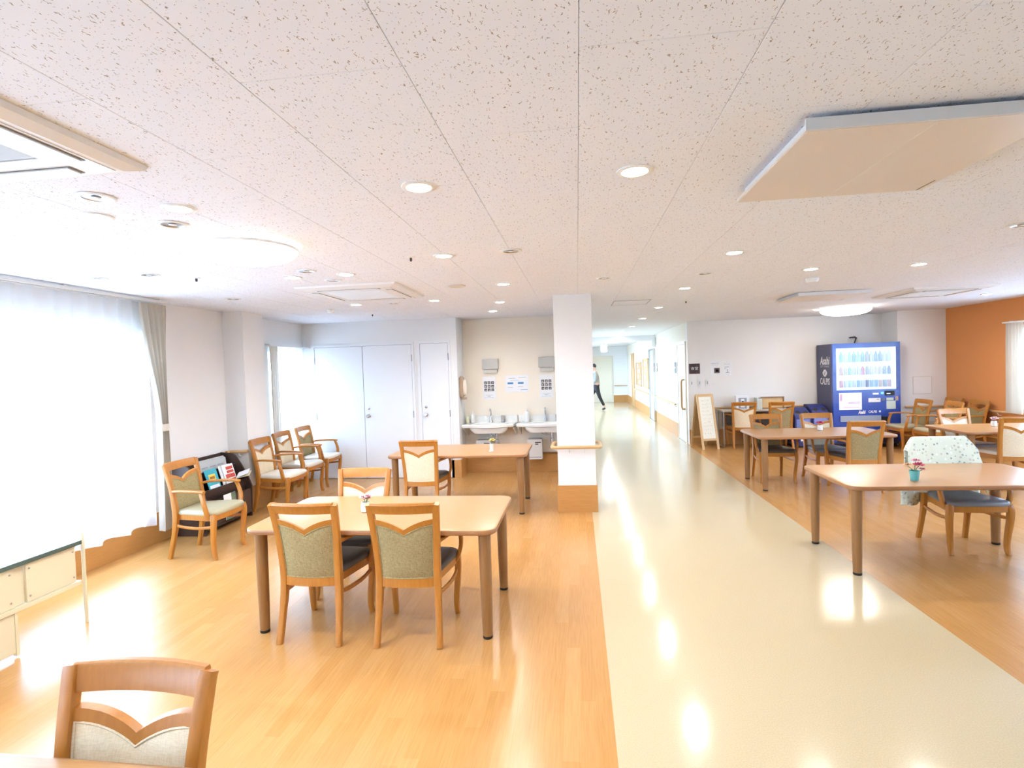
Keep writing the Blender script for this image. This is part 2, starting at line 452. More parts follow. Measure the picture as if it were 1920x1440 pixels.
# unseen lobby off the corridor, lengthened with its window to brighten the corridor
wq = MB(); wq.bx(-1.7, -0.15, 12.25, 12.4, -0.004, H + 0.1); wq.bx(-1.7, -0.15, 23.2, 23.35, -0.004, H + 0.1); wall_open_x(wq, -1.75, -1.6, 12.25, 23.35, -0.004, H + 0.1, [(12.5, 22.8, 0.7, 2.2)])
struct('wall_lobby_unseen', wq, WALL)
wr = MB(); wr.bx(2.16, XR + 0.2, YR, YR + 0.15, -0.004, H + 0.1)
wall_far = struct('wall_far', wr, WALL, 'off-white far wall of the dining area')
p = MB(); p.bx(5.72, XR, 10.5, YR, 0, H); struct('pillar_right', p, WALL, 'off-white corner pillar beside the orange wall')
wo = MB(); wall_open_x(wo, XR, XR + 0.2, -3, YR + 0.15, -0.004, H + 0.1, [(0.2, 9.0, 0.72, 2.02)])
wall_right = struct('wall_right', wo, WALLO, 'orange wallpapered wall')
wx = MB(); wx.bx(XL - 0.2, XR + 0.2, -3.15, -3, -0.004, H + 0.1); struct('wall_rear', wx, WALL)
wcr = MB(); wcr.bx(2.16, 2.31, YR + 0.15, 26, -0.004, H + 0.1)
wall_cor = struct('wall_corridor_right', wcr, mat('corridor_wall_ivory', (0.83, 0.76, 0.63), 0.7), 'ivory wall along the corridor')
we = MB(); we.bx(-0.15, 2.31, 24.0, 24.15, -0.004, H + 0.1)
wall_end = struct('wall_corridor_end', we, WALLC, 'white wall closing the corridor')
cl = MB(); cl.bx(-0.248, 0.172, 6.05, 6.47, 0, H)
col_mid = struct('pillar_middle', cl, WALL, 'square white pillar beside the beige walkway')
# beam across corridor
bm_ = MB(); bm_.bx(0.02, 2.16, 15.55, 15.75, 2.27, H); struct('beam_corridor', bm_, DOORW)

# ---- baseboards (tall wood-print wainscot)
def base(name, boxes, label=None):
    b = MB()
    for q in boxes: b.bx(*q)
    return struct(name, b, BASE_WOOD, label)
BH = 0.30
base('baseboard_left', [(XL, XL + 0.012, -3, 6.1, 0, BH), (XL, -3.985, 6.088, 6.1, 0, BH), (-3.985, -3.973, 6.088, 6.53, 0, BH), (XL, XL + 0.012, 6.53, YB, 0, BH)], 'wood-print kick board below the window')
base('baseboard_pillar', [(-0.26, 0.184, 6.038, 6.05, 0, BH), (-0.26, -0.248, 6.05, 6.47, 0, BH), (0.172, 0.184, 6.05, 6.47, 0, BH)], 'wood-print kick board around the white pillar')
base('baseboard_far', [(2.16, 5.72, YR - 0.012, YR, 0, BH), (5.72, XR, 10.488, 10.5, 0, BH)])
base('baseboard_right', [(XR - 0.012, XR, -3, 10.5, 0, BH)])
base('baseboard_niche', [(-1.80, -0.05, 8.455, 8.47, 0, 0.27), (-1.80, -1.788, YB - 0.0, 8.47, 0, 0.27), (-1.93, -1.79, YB - 0.012, YB, 0, 0.27)], 'wood-print kick board under the washbasins')
t = MB(); t.bx(-1.788, -0.05, 8.435, 8.47, 0.27, 0.30); struct('trim_1', t, LEG_WOOD, 'wooden ledge under the washbasins')
base('baseboard_corridor', [(2.148, 2.16, 12.15, 15.4, 0, BH), (2.148, 2.16, 16.5, 24, 0, BH), (1.53, 2.16, 23.988, 24.0, 0, BH)])

# ================================================================== WINDOWS AND CURTAINS
def window_x(name, xc, ya, yb, za, zb, n, label):
    b = MB(); t = 0.05
    b.bx(xc - .04, xc + .04, ya, yb, za, za + t); b.bx(xc - .04, xc + .04, ya, yb, zb - t, zb)
    fr = struct(name, b, mat('window_aluminium', (0.70, 0.71, 0.72), 0.35, metal=0.6), label)
    for i in range(n + 1):
        y = ya + (yb - ya) * i / n; y = min(max(y, ya + t / 2), yb - t / 2)
        q = MB(); q.bx(xc - .035, xc + .035, y - t / 2, y + t / 2, za + t, zb - t); q.build('mullion', fr.data.materials[0], fr)
    for i in range(n):
        y0, y1 = ya + (yb - ya) * i / n, ya + (yb - ya) * (i + 1) / n
        q = MB(); q.bx(xc - .003, xc + .003, y0 + t / 2, y1 - t / 2, za + t, zb - t); q.build('pane', GLASS, fr)
    return fr
window_x('window_1', XL - 0.12, -2.6, 4.9, 0.30, 2.12, 6, 'tall window behind the white sheer curtain')
window_x('window_2', XL - 0.12, 7.05, 7.97, 0.45, 2.03, 1, 'narrow window behind the three armchairs')
window_x('window_3', XR + 0.12, 0.2, 9.0, 0.72, 2.02, 5, 'window in the orange wall')
window_x('window_4', -1.68, 12.5, 22.8, 0.7, 2.2, 5, 'unseen lobby window enlarged to brighten the corridor')  # window of the unseen lobby, stretched for more corridor light

def pleated(name, m, x, ya, yb, za, zb, wave, amp, label, cat, nx=None, hem=0.0, pinch=None, side=1):
    """pleated curtain hanging in the yz plane at x; pinch=(z, y_center, width) gathers it at a tieback"""
    n = nx or int((yb - ya) / wave * 10)
    zs = [zb, zb - 0.06, zb - 0.10, zb - 0.25, zb - 0.6] + [zb - 0.6 - (zb - 0.6 - za) * k / 14 for k in range(1, 15)]
    rows = []
    for k, z in enumerate(zs):
        t = (zb - z) / (zb - za); row = []
        for i in range(n + 1):
            s_ = i / n; ph = 2 * PI * s_ * (yb - ya) / wave
            head = 1.0 if z > zb - 0.11 else 0.0
            a = amp * (0.55 if head else 0.75 + 0.4 * t)
            wv_ = math.sin(ph + 0.5 * math.sin(ph * 0.37 + 2 * t) * (1 - head))
            y = ya + (yb - ya) * s_ + 0.25 * wave * math.cos(ph) * (0.15 + 0.2 * t)
            xx = x + side * a * wv_
            if pinch:
                pz, pc, pw = pinch
                if z >= pz: q = (zb - z) / (zb - pz); kf = q * q * (3 - 2 * q)
                else: q = (pz - z) / (pz - za); kf = 1 - 0.22 * q
                full = yb - ya
                y = (1 - kf) * y + kf * (pc + (s_ - 0.5) * pw + 0.2 * (y - ya - full * s_))
                xx = x + side * a * wv_ * (1 + 0.3 * kf)
            zz = z - (hem * (0.5 + 0.5 * math.sin(ph * 0.5 + 1.3)) if k == len(zs) - 1 else 0)
            row.append((xx, y, zz))
        rows.append(row)
    b = MB(); o_ = 0
    for r in rows: b.v += r
    for k in range(len(zs) - 1):
        for i in range(n):
            a = k * (n + 1) + i; b.f.append((a, a + 1, a + n + 2, a + n + 1))
    o = b.build(name, m, smooth=True)
    return tag(o, label, cat)
s1 = pleated('sheer_curtain', SHEER, XL + 0.115, -2.7, 4.80, 0.25, 2.385, 0.155, 0.022, 'long white sheer curtain glowing over the tall window', 'curtain', hem=0.03)
tb = MB(); tb.bx(XL + 0.09, XL + 0.14, -2.7, 4.8, 2.285, 2.29)
d1 = thing('drape_curtain', 'beige linen drape gathered by a tieback beside the sheer curtain', 'curtain', (0, 0, 0))
dd = pleated('drape', DRAPE, XL + 0.185, 4.64, 4.98, 0.16, 2.375, 0.068, 0.030, None, None, pinch=(1.17, 4.86, 0.10))
dd.parent = d1
q = MB(); q.loft([[(XL + 0.185 + 0.045 * math.cos(a), 4.86 + 0.068 * math.sin(a), z) for a in [2 * PI * i / 20 for i in range(20)]] for z in (1.13, 1.20)], cap=False)
q.build('tieback', mat('tieback_linen', (0.72, 0.67, 0.58), 0.8), d1, smooth=True)
r_ = thing('curtain_rail', 'white double curtain rail above the tall window', 'curtain rail')
for xx, nm in ((XL + 0.115, 'track'), (XL + 0.185, 'track')):
    q = MB(); q.bx(xx - 0.014, xx + 0.014, -2.7, 4.99, 2.39, 2.412); q.build(nm, WHITE, r_)
for y in (-2, -0.8, 0.4, 1.6, 2.8, 3.9, 4.9):
    q = MB(); q.bx(XL, XL + 0.20, y - 0.012, y + 0.012, 2.412, 2.422); q.build('bracket', WHITE, r_)
pleated('sheer_curtain', SHEER, XL + 0.06, 7.12, 8.0, 0.42, 2.04, 0.10, 0.016, 'short white sheer curtain over the narrow window behind the armchairs', 'curtain', hem=0.01)
pleated('drape_curtain', DRAPE, XL + 0.10, 6.93, 7.12, 0.40, 2.05, 0.055, 0.018, 'narrow grey-beige drape hanging beside the pillar and armchairs', 'curtain')
r2_ = thing('curtain_rail', 'short white curtain rail over the narrow window', 'curtain rail')
q = MB(); q.bx(XL + 0.045, XL + 0.115, 6.92, 8.01, 2.045, 2.065); q.build('track', WHITE, r2_)
for y in (7.0, 7.9):
    q = MB(); q.bx(XL, XL + 0.06, y - .012, y + .012, 2.065, 2.075); q.build('bracket', WHITE, r2_)
pleated('drape_curtain', DRAPE, XR - 0.07, 8.72, 9.06, 0.70, 2.05, 0.06, 0.018, 'beige drape at the far edge of the window in the orange wall', 'curtain', side=-1)
pleated('sheer_curtain', SHEER, XR - 0.045, 0.1, 8.72, 0.68, 2.04, 0.13, 0.016, 'white sheer curtain over the window in the orange wall', 'curtain', side=-1)
r3_ = thing('curtain_rail', 'white curtain rail on the orange wall', 'curtain rail')
q = MB(); q.bx(XR - 0.10, XR - 0.03, 0.1, 9.08, 2.055, 2.075); q.build('track', WHITE, r3_)
for y in (0.3, 3, 6, 9):
    q = MB(); q.bx(XR - 0.05, XR, y - .012, y + .012, 2.075, 2.085); q.build('bracket', WHITE, r3_)

# ================================================================== DOORS
def flush_door(name, x0, x1, y, z1, label, knob_side, m=DOORW, hinges=True, both=False):
    """casing proud of the wall, leaf inside it with a thin shadow gap"""
    b = MB(); t = 0.035
    b.bx(x0 - t, x0, y - 0.012, y, 0, z1 + t); b.bx(x1, x1 + t, y - 0.012, y, 0, z1 + t); b.bx(x0, x1, y - 0.012, y, z1, z1 + t)
    d = struct(name, b, m, label)
    leaves = [(x0, x1)] if not both else [(x0, (x0 + x1) / 2), ((x0 + x1) / 2, x1)]
    q = MB(); q.bx(x0, x1, y - 0.001, y + 0.001, 0.0, z1); q.build('gap_shadow_strip', mat('gap_dark', (0.25, 0.25, 0.26), 0.8), d)
    for k, (a, c_) in enumerate(leaves):
        q = MB(); q.bx(a + 0.004, c_ - 0.004, y - 0.010, y - 0.001, 0.008, z1 - 0.004); q.build('door_leaf', m, d, bevel=0.001)
        kx = (a + 0.07) if (both and k == 1) or knob_side < 0 and not both else (c_ - 0.07)
        if not (both and k == 0):
            q = MB(); q.lathe([(0.028, 0), (0.028, 0.006), (0.012, 0.012), (0.012, 0.032), (0.026, 0.042), (0.026, 0.062), (0.018, 0.07)], 18)
            kb = q.build('knob', CHROME, d, smooth=True, loc=(kx, y - 0.010, 0.97)); kb.rotation_euler = (PI / 2, 0, 0)
            q = MB(); q.lathe([(0.02, 0), (0.02, 0.008), (0.012, 0.012)], 16)
            kb = q.build('lock', CHROME, d, smooth=True, loc=(kx, y - 0.010, 1.085)); kb.rotation_euler = (PI / 2, 0, 0)
        hx = a if (both and k == 0) else c_
        for z in (0.30, 0.98, 1.84):
            q = MB(); q.lathe([(0.007, -0.05), (0.007, 0.05)], 8); q.build('hinge', CHROME, d, smooth=True, loc=(hx, y - 0.016, z))
    return d
flush_door('door_1', -4.06, -2.50, YB, 2.05, 'white double closet doors behind the armchairs', 1, both=True)
flush_door('door_2', -2.37, -1.93, YB, 2.05, 'narrow white closet door beside the washbasins', -1)

def sliding_door(name, y0, y1, z1, label):
    x = 2.16
    b = MB(); b.bx(x - 0.02, x, y0 - 0.06, y0, 0, z1 + .05); b.bx(x - 0.02, x, y1, y1 + 0.06, 0, z1 + .05); b.bx(x - 0.02, x, y0, y1, z1, z1 + .05)
    d = struct(name, b, DOORC, label)
    q = MB(); q.bx(x - 0.012, x - 0.001, y0 + 0.01, y1 - 0.01, 0.006, z1 - 0.004); q.build('door_leaf', mat('ivory_door', (0.80, 0.76, 0.64), 0.4), d)
    q = MB(); q.bx(x - 0.014, x - 0.012, (y0 + y1) / 2 - 0.03, (y0 + y1) / 2 + 0.03, 0.5, z1 - 0.25); q.build('glazed_slit', mat('frosted_slit', (0.55, 0.55, 0.5), 0.3), d)
    q = MB(); yy = y0 + 0.10
    q.tube([(x - 0.012, yy, 1.28), (x - 0.06, yy, 1.275), (x - 0.075, yy, 1.23), (x - 0.075, yy, 0.73), (x - 0.06, yy, 0.685), (x - 0.012, yy, 0.68)], 0.019, 10)
    q.build('handle', RAIL_WOOD, d, smooth=True)
    return d
sliding_door('door_3', 11.22, 12.02, 2.0, 'ivory sliding door with a long wooden pull')
# far corridor door and wooden door leaf further on
b = MB(); b.bx(0.46, 0.52, 23.97, 24.0, 0, 2.03); b.bx(1.5, 1.54, 23.97, 24.0, 0, 2.03); b.bx(0.52, 1.5, 23.97, 24.0, 1.98, 2.03)
d4 = struct('door_4', b, DOORC, 'cream door at the end of the corridor')
q = MB(); q.bx(0.53, 1.49, 23.975, 23.99, 0.005, 1.975); q.build('door_leaf', DOORC, d4)
b = MB(); b.bx(2.13, 2.16, 21.0, 21.1, 0, 2.05); b.bx(2.13, 2.16, 21.9, 22.0, 0, 2.05); b.bx(2.13, 2.16, 21.1, 21.9, 1.98, 2.05)
d5 = struct('door_5', b, RAIL_WOOD, 'wooden door far along the corridor')
q = MB(); q.bx(2.14, 2.155, 21.1, 21.9, 0.005, 1.98); q.build('door_leaf', RAIL_WOOD, d5)
# silver framed automatic glass door halfway down the corridor
b = MB()
for y in (15.42, 16.38): b.bx(2.10, 2.16, y, y + 0.06, 0, 2.05)
b.bx(2.10, 2.16, 15.48, 16.38, 2.0, 2.05)
d6 = struct('door_6', b, CHROME, 'silver framed glass door in the corridor')
q = MB(); q.bx(2.125, 2.13, 15.48, 16.38, 0.01, 2.0); q.build('pane', mat('door_glass_pale', (0.72, 0.76, 0.76), 0.1), d6)
q = MB(); q.tube([(2.09, 15.6, 0.75), (2.07, 15.6, 0.78), (2.07, 15.6, 1.22), (2.09, 15.6, 1.25)], 0.015, 8); q.build('handle', CHROME, d6, smooth=True)

# ================================================================== HANDRAILS
def handrail(label, path, brackets, r=0.019):
    t = thing('handrail', label, 'handrail')
    q = MB(); q.tube(path, r, 10); q.build('rail', RAIL_WOOD, t, smooth=True)
    for (x, y, z, dx, dy) in brackets:
        q = MB(); q.tube([(x, y, z - r * 0.8), (x + dx * 0.35, y + dy * 0.35, z - 0.055), (x + dx, y + dy, z - 0.06)], 0.009, 8); q.build('bracket', WHITE, t, smooth=True)
    return t
def arc(cx, cy, r, a0, a1, z, n=6): return [(cx + r * math.cos(a0 + (a1 - a0) * i / n), cy + r * math.sin(a0 + (a1 - a0) * i / n), z) for i in range(n + 1)]
zr = 0.735
handrail('pale wooden handrail wrapped around the white pillar',
         [(-0.252, 6.40, zr), (-0.29, 6.38, zr), (-0.305, 6.33, zr)] + arc(-0.245, 6.04, 0.06, PI, 1.5 * PI, zr) + arc(0.17, 6.04, 0.06, 1.5 * PI, 2 * PI, zr) + [(0.23, 6.33, zr), (0.21, 6.38, zr), (0.176, 6.40, zr)],
         [(-0.11, 5.98, zr, 0, 0.07), (0.05, 5.98, zr, 0, 0.07), (-0.305, 6.22, zr, 0.057, 0), (0.23, 6.22, zr, -0.058, 0)])
handrail('wooden handrail on the far wall behind the folding tables', [(2.34, YR - 0.005, 0.72), (2.36, YR - 0.055, 0.72), (4.45, YR - 0.06, 0.72)],
         [(x, YR - 0.06, 0.72, 0, 0.06) for x in (2.6, 3.3, 4.0)])
handrail('wooden handrail running along the orange wall', [(XR - 0.005, 9.12, 0.70), (XR - 0.06, 9.14, 0.70), (XR - 0.06, 10.42, 0.70), (XR - 0.09, 10.44, 0.70), (5.80, 10.44, 0.70)],
         [(XR - 0.06, y, 0.70, 0.06, 0) for y in (9.25, 9.7, 10.15)])
handrail('short wooden handrail around the pillar by the magazine rack', [(XL + 0.06, 5.98, 0.74), (XL + 0.06, 6.03, 0.74), (-4.14, 6.05, 0.74), (-4.02, 6.05, 0.74), (-3.995, 6.06, 0.74), (-3.99, 6.095, 0.74)],
         [(-4.08, 6.05, 0.74, 0, 0.05)])
handrail('wooden handrail in the corridor nearer the sliding door', [(2.10, 12.14, 0.72), (2.10, 15.35, 0.72)], [(2.10, 12.3 + k * 0.9, 0.72, 0.06, 0) for k in range(4)])
handrail('wooden handrail in the corridor below the notice boards', [(2.10, 16.6, 0.72), (2.10, 20.9, 0.72)], [(2.10, 16.8 + k * 1.0, 0.72, 0.06, 0) for k in range(5)])
handrail('wooden handrail on the wall closing the corridor', [(1.58, 23.93, 0.72), (2.14, 23.93, 0.72)], [(1.7, 23.93, 0.72, 0, 0.07), (2.05, 23.93, 0.72, 0, 0.07)])

# ================================================================== TABLES
def make_table():
    t = thing('dining_table', 'x', 'table')
    w, d, zt, th = 1.60, 0.885, 0.68, 0.034
    prof = [(0.010, zt - th), (0.002, zt - th + 0.005), (0.0, zt - th + 0.012), (0.0, zt - 0.010), (0.003, zt - 0.003)]
    b = MB(); b.loft([[(x, y, z) for x, y in rrect(w - 2 * e, d - 2 * e, 0.085 - e, 7)] for e, z in prof])
    b.build('edge_band', TABLE_EDGE, t, smooth=True)
    b = MB(); b.loft([[(x, y, z) for x, y in rrect(w - 2 * e, d - 2 * e, 0.085 - e, 7)] for e, z in ((0.003, zt - 0.003), (0.006, zt - 0.0008), (0.012, zt))])
    b.build('tabletop', TABLE_TOP, t, smooth=True)
    for sx in (-1, 1):
        for sy in (-1, 1):
            b = MB(); b.lathe([(0.038, zt - th), (0.037, 0.45), (0.034, 0.2), (0.030, 0.018)], 20)
            lg = b.build('leg', LEG_WOOD, t, smooth=True, loc=(sx * 0.722, sy * 0.36, 0))
            b = MB(); b.lathe([(0.0305, 0.018), (0.0305, 0.004), (0.027, 0.0)], 20); b.build('foot_cap', BLACK, lg, smooth=True)
    return t
TPROTO = make_table()
TABLES = [
    ((-1.31, 3.557), 0.0, 'wooden table with the two olive-backed chairs on its near side'),
    ((-1.385, 6.33), 0.0, 'wooden table in front of the washbasins with a yellow flower on it'),
    ((2.757, 4.645), 0.0, 'wooden table with the blanket-draped chair behind it'),
    ((3.00, 7.38), 0.0, 'wooden table in front of the vending machine with a magenta flower'),
    ((5.40, 7.47), 0.0, 'wooden table near the orange wall with a pale pink flower'),
    ((-1.30, 0.76), -0.02, 'wooden table of which only the far edge shows below the cream chair'),
]
for k, (p, a, lab) in enumerate(TABLES):
    t = TPROTO if k == 0 else copy_tree(TPROTO)
    t.location = (p[0], p[1], 0); t.rotation_euler.z = a; t['label'] = lab; t['group'] = 'round-cornered dining tables'

# ================================================================== CHAIRS
def sweep(pts, w, d, rnd=0.006):
    """rounded-rectangle bar along pts; w across x, d along the in-plane normal (curve mainly in yz); w,d scalar or per point"""
    pts = [Vector(p) for p in pts]; rings = []; k = len(pts)
    for i, p in enumerate(pts):
        t = (pts[min(i + 1, k - 1)] - pts[max(i - 1, 0)]).normalized()
        X = Vector((1, 0, 0)); X = (X - t * X.dot(t)).normalized(); Y = t.cross(X)
        ww = w[i] if isinstance(w, (list, tuple)) else w; dd_ = d[i] if isinstance(d, (list, tuple)) else d
        rings.append([p + X * a + Y * b_ for a, b_ in rrect(ww, dd_, min(rnd, ww / 2.2, dd_ / 2.2), 2)])
    return rings
def smooth_path(pts, n=4):
    out = []; k = len(pts); P = [Vector(p) for p in pts]
    for i in range(k - 1):
        p0, p1, p2, p3 = P[max(i - 1, 0)], P[i], P[i + 1], P[min(i + 2, k - 1)]
        for j in range(n):
            t = j / n
            out.append(0.5 * ((2 * p1) + (p2 - p0) * t + (2 * p0 - 5 * p1 + 4 * p2 - p3) * t * t + (3 * p1 - p0 - 3 * p2 + p3) * t ** 3))
    out.append(P[-1]); return out

POST = [(0.190, -0.245, 0.0), (0.184, -0.212, 0.15), (0.178, -0.186, 0.30), (0.177, -0.180, 0.42), (0.182, -0.192, 0.56), (0.190, -0.215, 0.70), (0.199, -0.250, 0.85)]
PP = smooth_path(POST, 5)
def post_at(z):
    for a, b in zip(PP, PP[1:]):
        if a.z <= z <= b.z:
            t = (z - a.z) / (b.z - a.z); return a.lerp(b, t)
    return PP[-1]
def back_pt(s_, z, bow=0.026):
    """point on the curved back surface: s_ in -1..1 across, z height"""
    p = post_at(z); return Vector((s_ * p.x, p.y - bow * (1 - s_ * s_), z))
def vcurve(s_):          # cupid's-bow dip of the mid rail (0 at posts, 1 in the middle)
    a = 1 - abs(s_); return a ** 1.35 * (0.35 + 0.65 * a)
def bar_across(zlo, zhi, depth, n=18, bulge=0.0, lip=False):
    rings = []
    for i in range(n + 1):
        s_ = -0.97 + 1.94 * i / n; z0, z1 = zlo(s_), zhi(s_)
        p0, p1 = back_pt(s_, z0), back_pt(s_, z1); nrm = Vector((0, -1, 0.15)).normalized()
        r = [p0 - nrm * depth / 2, p0 + nrm * depth / 2]
        if lip: r += [p1 + nrm * (depth / 2) - Vector((0, 0, 0.022)), p1 + nrm * (depth / 2 + 0.010) - Vector((0, 0, 0.010)), p1 + nrm * (depth / 2 + 0.006) + Vector((0, 0, 0.004)), p1 + Vector((0, 0, 0.008)), p1 - nrm * depth / 2]
        else: r += [p1 + nrm * depth / 2, p1 - nrm * depth / 2]
        rings.append(r)
    b = MB(); b.loft(rings); return b

ZV = lambda s_: 0.765 - 0.065 * vcurve(s_)      # top of mid rail
def make_chair():
    t = thing('armchair', 'x', 'chair')
    for sx in (-1, 1):
        b = MB(); P = [(sx * p.x, p.y, p.z) for p in PP] + [(sx * 0.2005, -0.2545, 0.8605)]
        b.loft(sweep(P, [0.036] * 8 + [0.04] * (len(P) - 8), [0.034 + 0.012 * math.exp(-((p[2] - 0.4) / 0.2) ** 2) for p in P]))
        b.build('leg', CHAIR_WOOD, t, smooth=True)
    bar_across(lambda s_: 0.800, lambda s_: 0.862, 0.022, lip=True).build('top_rail', CHAIR_WOOD, t, smooth=True)
    bar_across(lambda s_: ZV(s_) - 0.032, ZV, 0.022).build('mid_rail', CHAIR_WOOD, t, smooth=True)
    bar_across(lambda s_: 0.345, lambda s_: 0.398, 0.022).build('bottom_rail', CHAIR_WOOD, t, smooth=True)
    # upholstered back: both faces bulge
    n, mz = 16, 14; zb_ = 0.398
    def face(sgn):
        def fn(u, v):
            s_ = -0.905 + 1.81 * u; zt = ZV(s_) - 0.032; z = zb_ + (zt - zb_) * v
            e = min(1, 4.5 * min(u, 1 - u)) * min(1, 4.5 * min(v, 1 - v)); e = e ** 0.5
            p = back_pt(s_, z); return (p.x, p.y + sgn * (0.006 + 0.013 * e), p.z)
        return fn
    b = MB(); b.grid(face(1), n, mz); b.grid(face(-1), n, mz)
    bp = b.build('back_pad', OLIVE, t, smooth=True)
    # piping round the front and rear edge of the pad
    b = MB()
    for sgn in (1, -1):
        path = []
        for i in range(n + 1): path.append((i / n, 1.0))
        for j in range(1, mz + 1): path.append((1.0, 1 - j / mz))
        for i in range(1, n + 1): path.append((1 - i / n, 0.0))
        for j in range(1, mz): path.append((0.0, j / mz))
        b.tube([face(sgn)(0.012 + 0.976 * u, 0.012 + 0.976 * v_) for u, v_ in path], 0.0042, 6, closed=True)
    b.build('piping', OLIVE, bp, smooth=True)
    # seat
    def seat_poly(e):
        pts = [(-0.170 + e, -0.175 + e), (0.170 - e, -0.175 + e), (0.185 - e, -0.10), (0.232 - e, 0.16), (0.228 - e, 0.215 - e), (0.20 - e, 0.243 - e), (0.10, 0.256 - e), (0, 0.259 - e), (-0.10, 0.256 - e), (-0.20 + e, 0.243 - e), (-0.228 + e, 0.215 - e), (-0.232 + e, 0.16), (-0.185 + e, -0.10)]
        return pts
    sp = lambda k: [(x * k, 0.045 + (y - 0.045) * k) for x, y in seat_poly(0.0)]
    b = MB(); b.loft([[(x, y, z) for x, y in sp(k)] for k, z in ((0.985, 0.402), (1.0, 0.412), (0.995, 0.427), (0.965, 0.438), (0.88, 0.446), (0.6, 0.4495), (0.3, 0.4502), (0.02, 0.4503))])
    b.build('seat_cushion', DARKSEAT, t, smooth=True)
    b = MB(); b.loft([[(x, y, z) for x, y in sp(k)] for k, z in ((0.95, 0.352), (0.97, 0.356), (0.975, 0.402))])
    b.build('seat_frame', CHAIR_WOOD, t, smooth=True)
    for sx in (-1, 1):
        P = smooth_path([(sx * 0.212, 0.222, 0.0), (sx * 0.208, 0.206, 0.05), (sx * 0.212, 0.204, 0.14), (sx * 0.222, 0.216, 0.27), (sx * 0.222, 0.222, 0.36), (sx * 0.215, 0.212, 0.408)], 4)
        b = MB(); k = len(P); b.loft(sweep(P, [0.030 + 0.018 * i / k for i in range(k)], [0.030 + 0.018 * i / k for i in range(k)]))
        b.build('leg', CHAIR_WOOD, t, smooth=True)
        P = smooth_path([(sx * 0.222, 0.172, 0.372), (sx * 0.243, 0.174, 0.42), (sx * 0.259, 0.170, 0.49), (sx * 0.260, 0.152, 0.56), (sx * 0.252, 0.130, 0.618)], 4)
        b = MB(); b.loft(sweep(P, [0.020 + 0.006 * math.sin(PI * i / (len(P) - 1)) for i in range(len(P))], [0.044 - 0.014 * i / len(P) for i in range(len(P))]))
        b.build('arm_support', CHAIR_WOOD, t, smooth=True)
        P = smooth_path([(sx * 0.186, -0.192, 0.615), (sx * 0.215, -0.12, 0.625), (sx * 0.243, 0.0, 0.628), (sx * 0.254, 0.10, 0.626), (sx * 0.252, 0.165, 0.620)], 4)
        rings = []
        for i, p in enumerate(P):
            tt = (P[min(i + 1, len(P) - 1)] - P[max(i - 1, 0)]).normalized(); sd = tt.cross(Vector((0, 0, 1))).normalized()
            wd = 0.030 + 0.016 * i / len(P); rings.append([p + sd * a + Vector((0, 0, c_)) for a, c_ in rrect(wd, 0.024, 0.009, 3)])
        b = MB(); b.loft(rings); b.build('armrest', CHAIR_WOOD, t, smooth=True)
        P = smooth_path([(sx * 0.218, 0.205, 0.298), (sx * 0.213, 0.06, 0.285), (sx * 0.192, -0.10, 0.292), (sx * 0.180, -0.185, 0.308)], 4)
        rings = []
        for i, p in enumerate(P):
            tt = (P[min(i + 1, len(P) - 1)] - P[max(i - 1, 0)]).normalized(); sd = tt.cross(Vector((0, 0, 1))).normalized()
            rings.append([p + sd * a + Vector((0, 0, c_)) for a, c_ in rrect(0.015, 0.026, 0.005, 2)])
        b = MB(); b.loft(rings); b.build('stretcher', CHAIR_WOOD, t, smooth=True)
    return t
CPROTO = make_chair()
_variants = {}
def variant_mesh(me, m):
    k = (me.name, m.name)
    if k not in _variants:
        c_ = me.copy(); c_.materials.clear(); c_.materials.append(m); _variants[k] = c_
    return _variants[k]
UP, DOWN, EAST, WEST = 0.0, PI, -PI / 2, PI / 2      # facing +y, -y, +x, -x
rd = math.radians
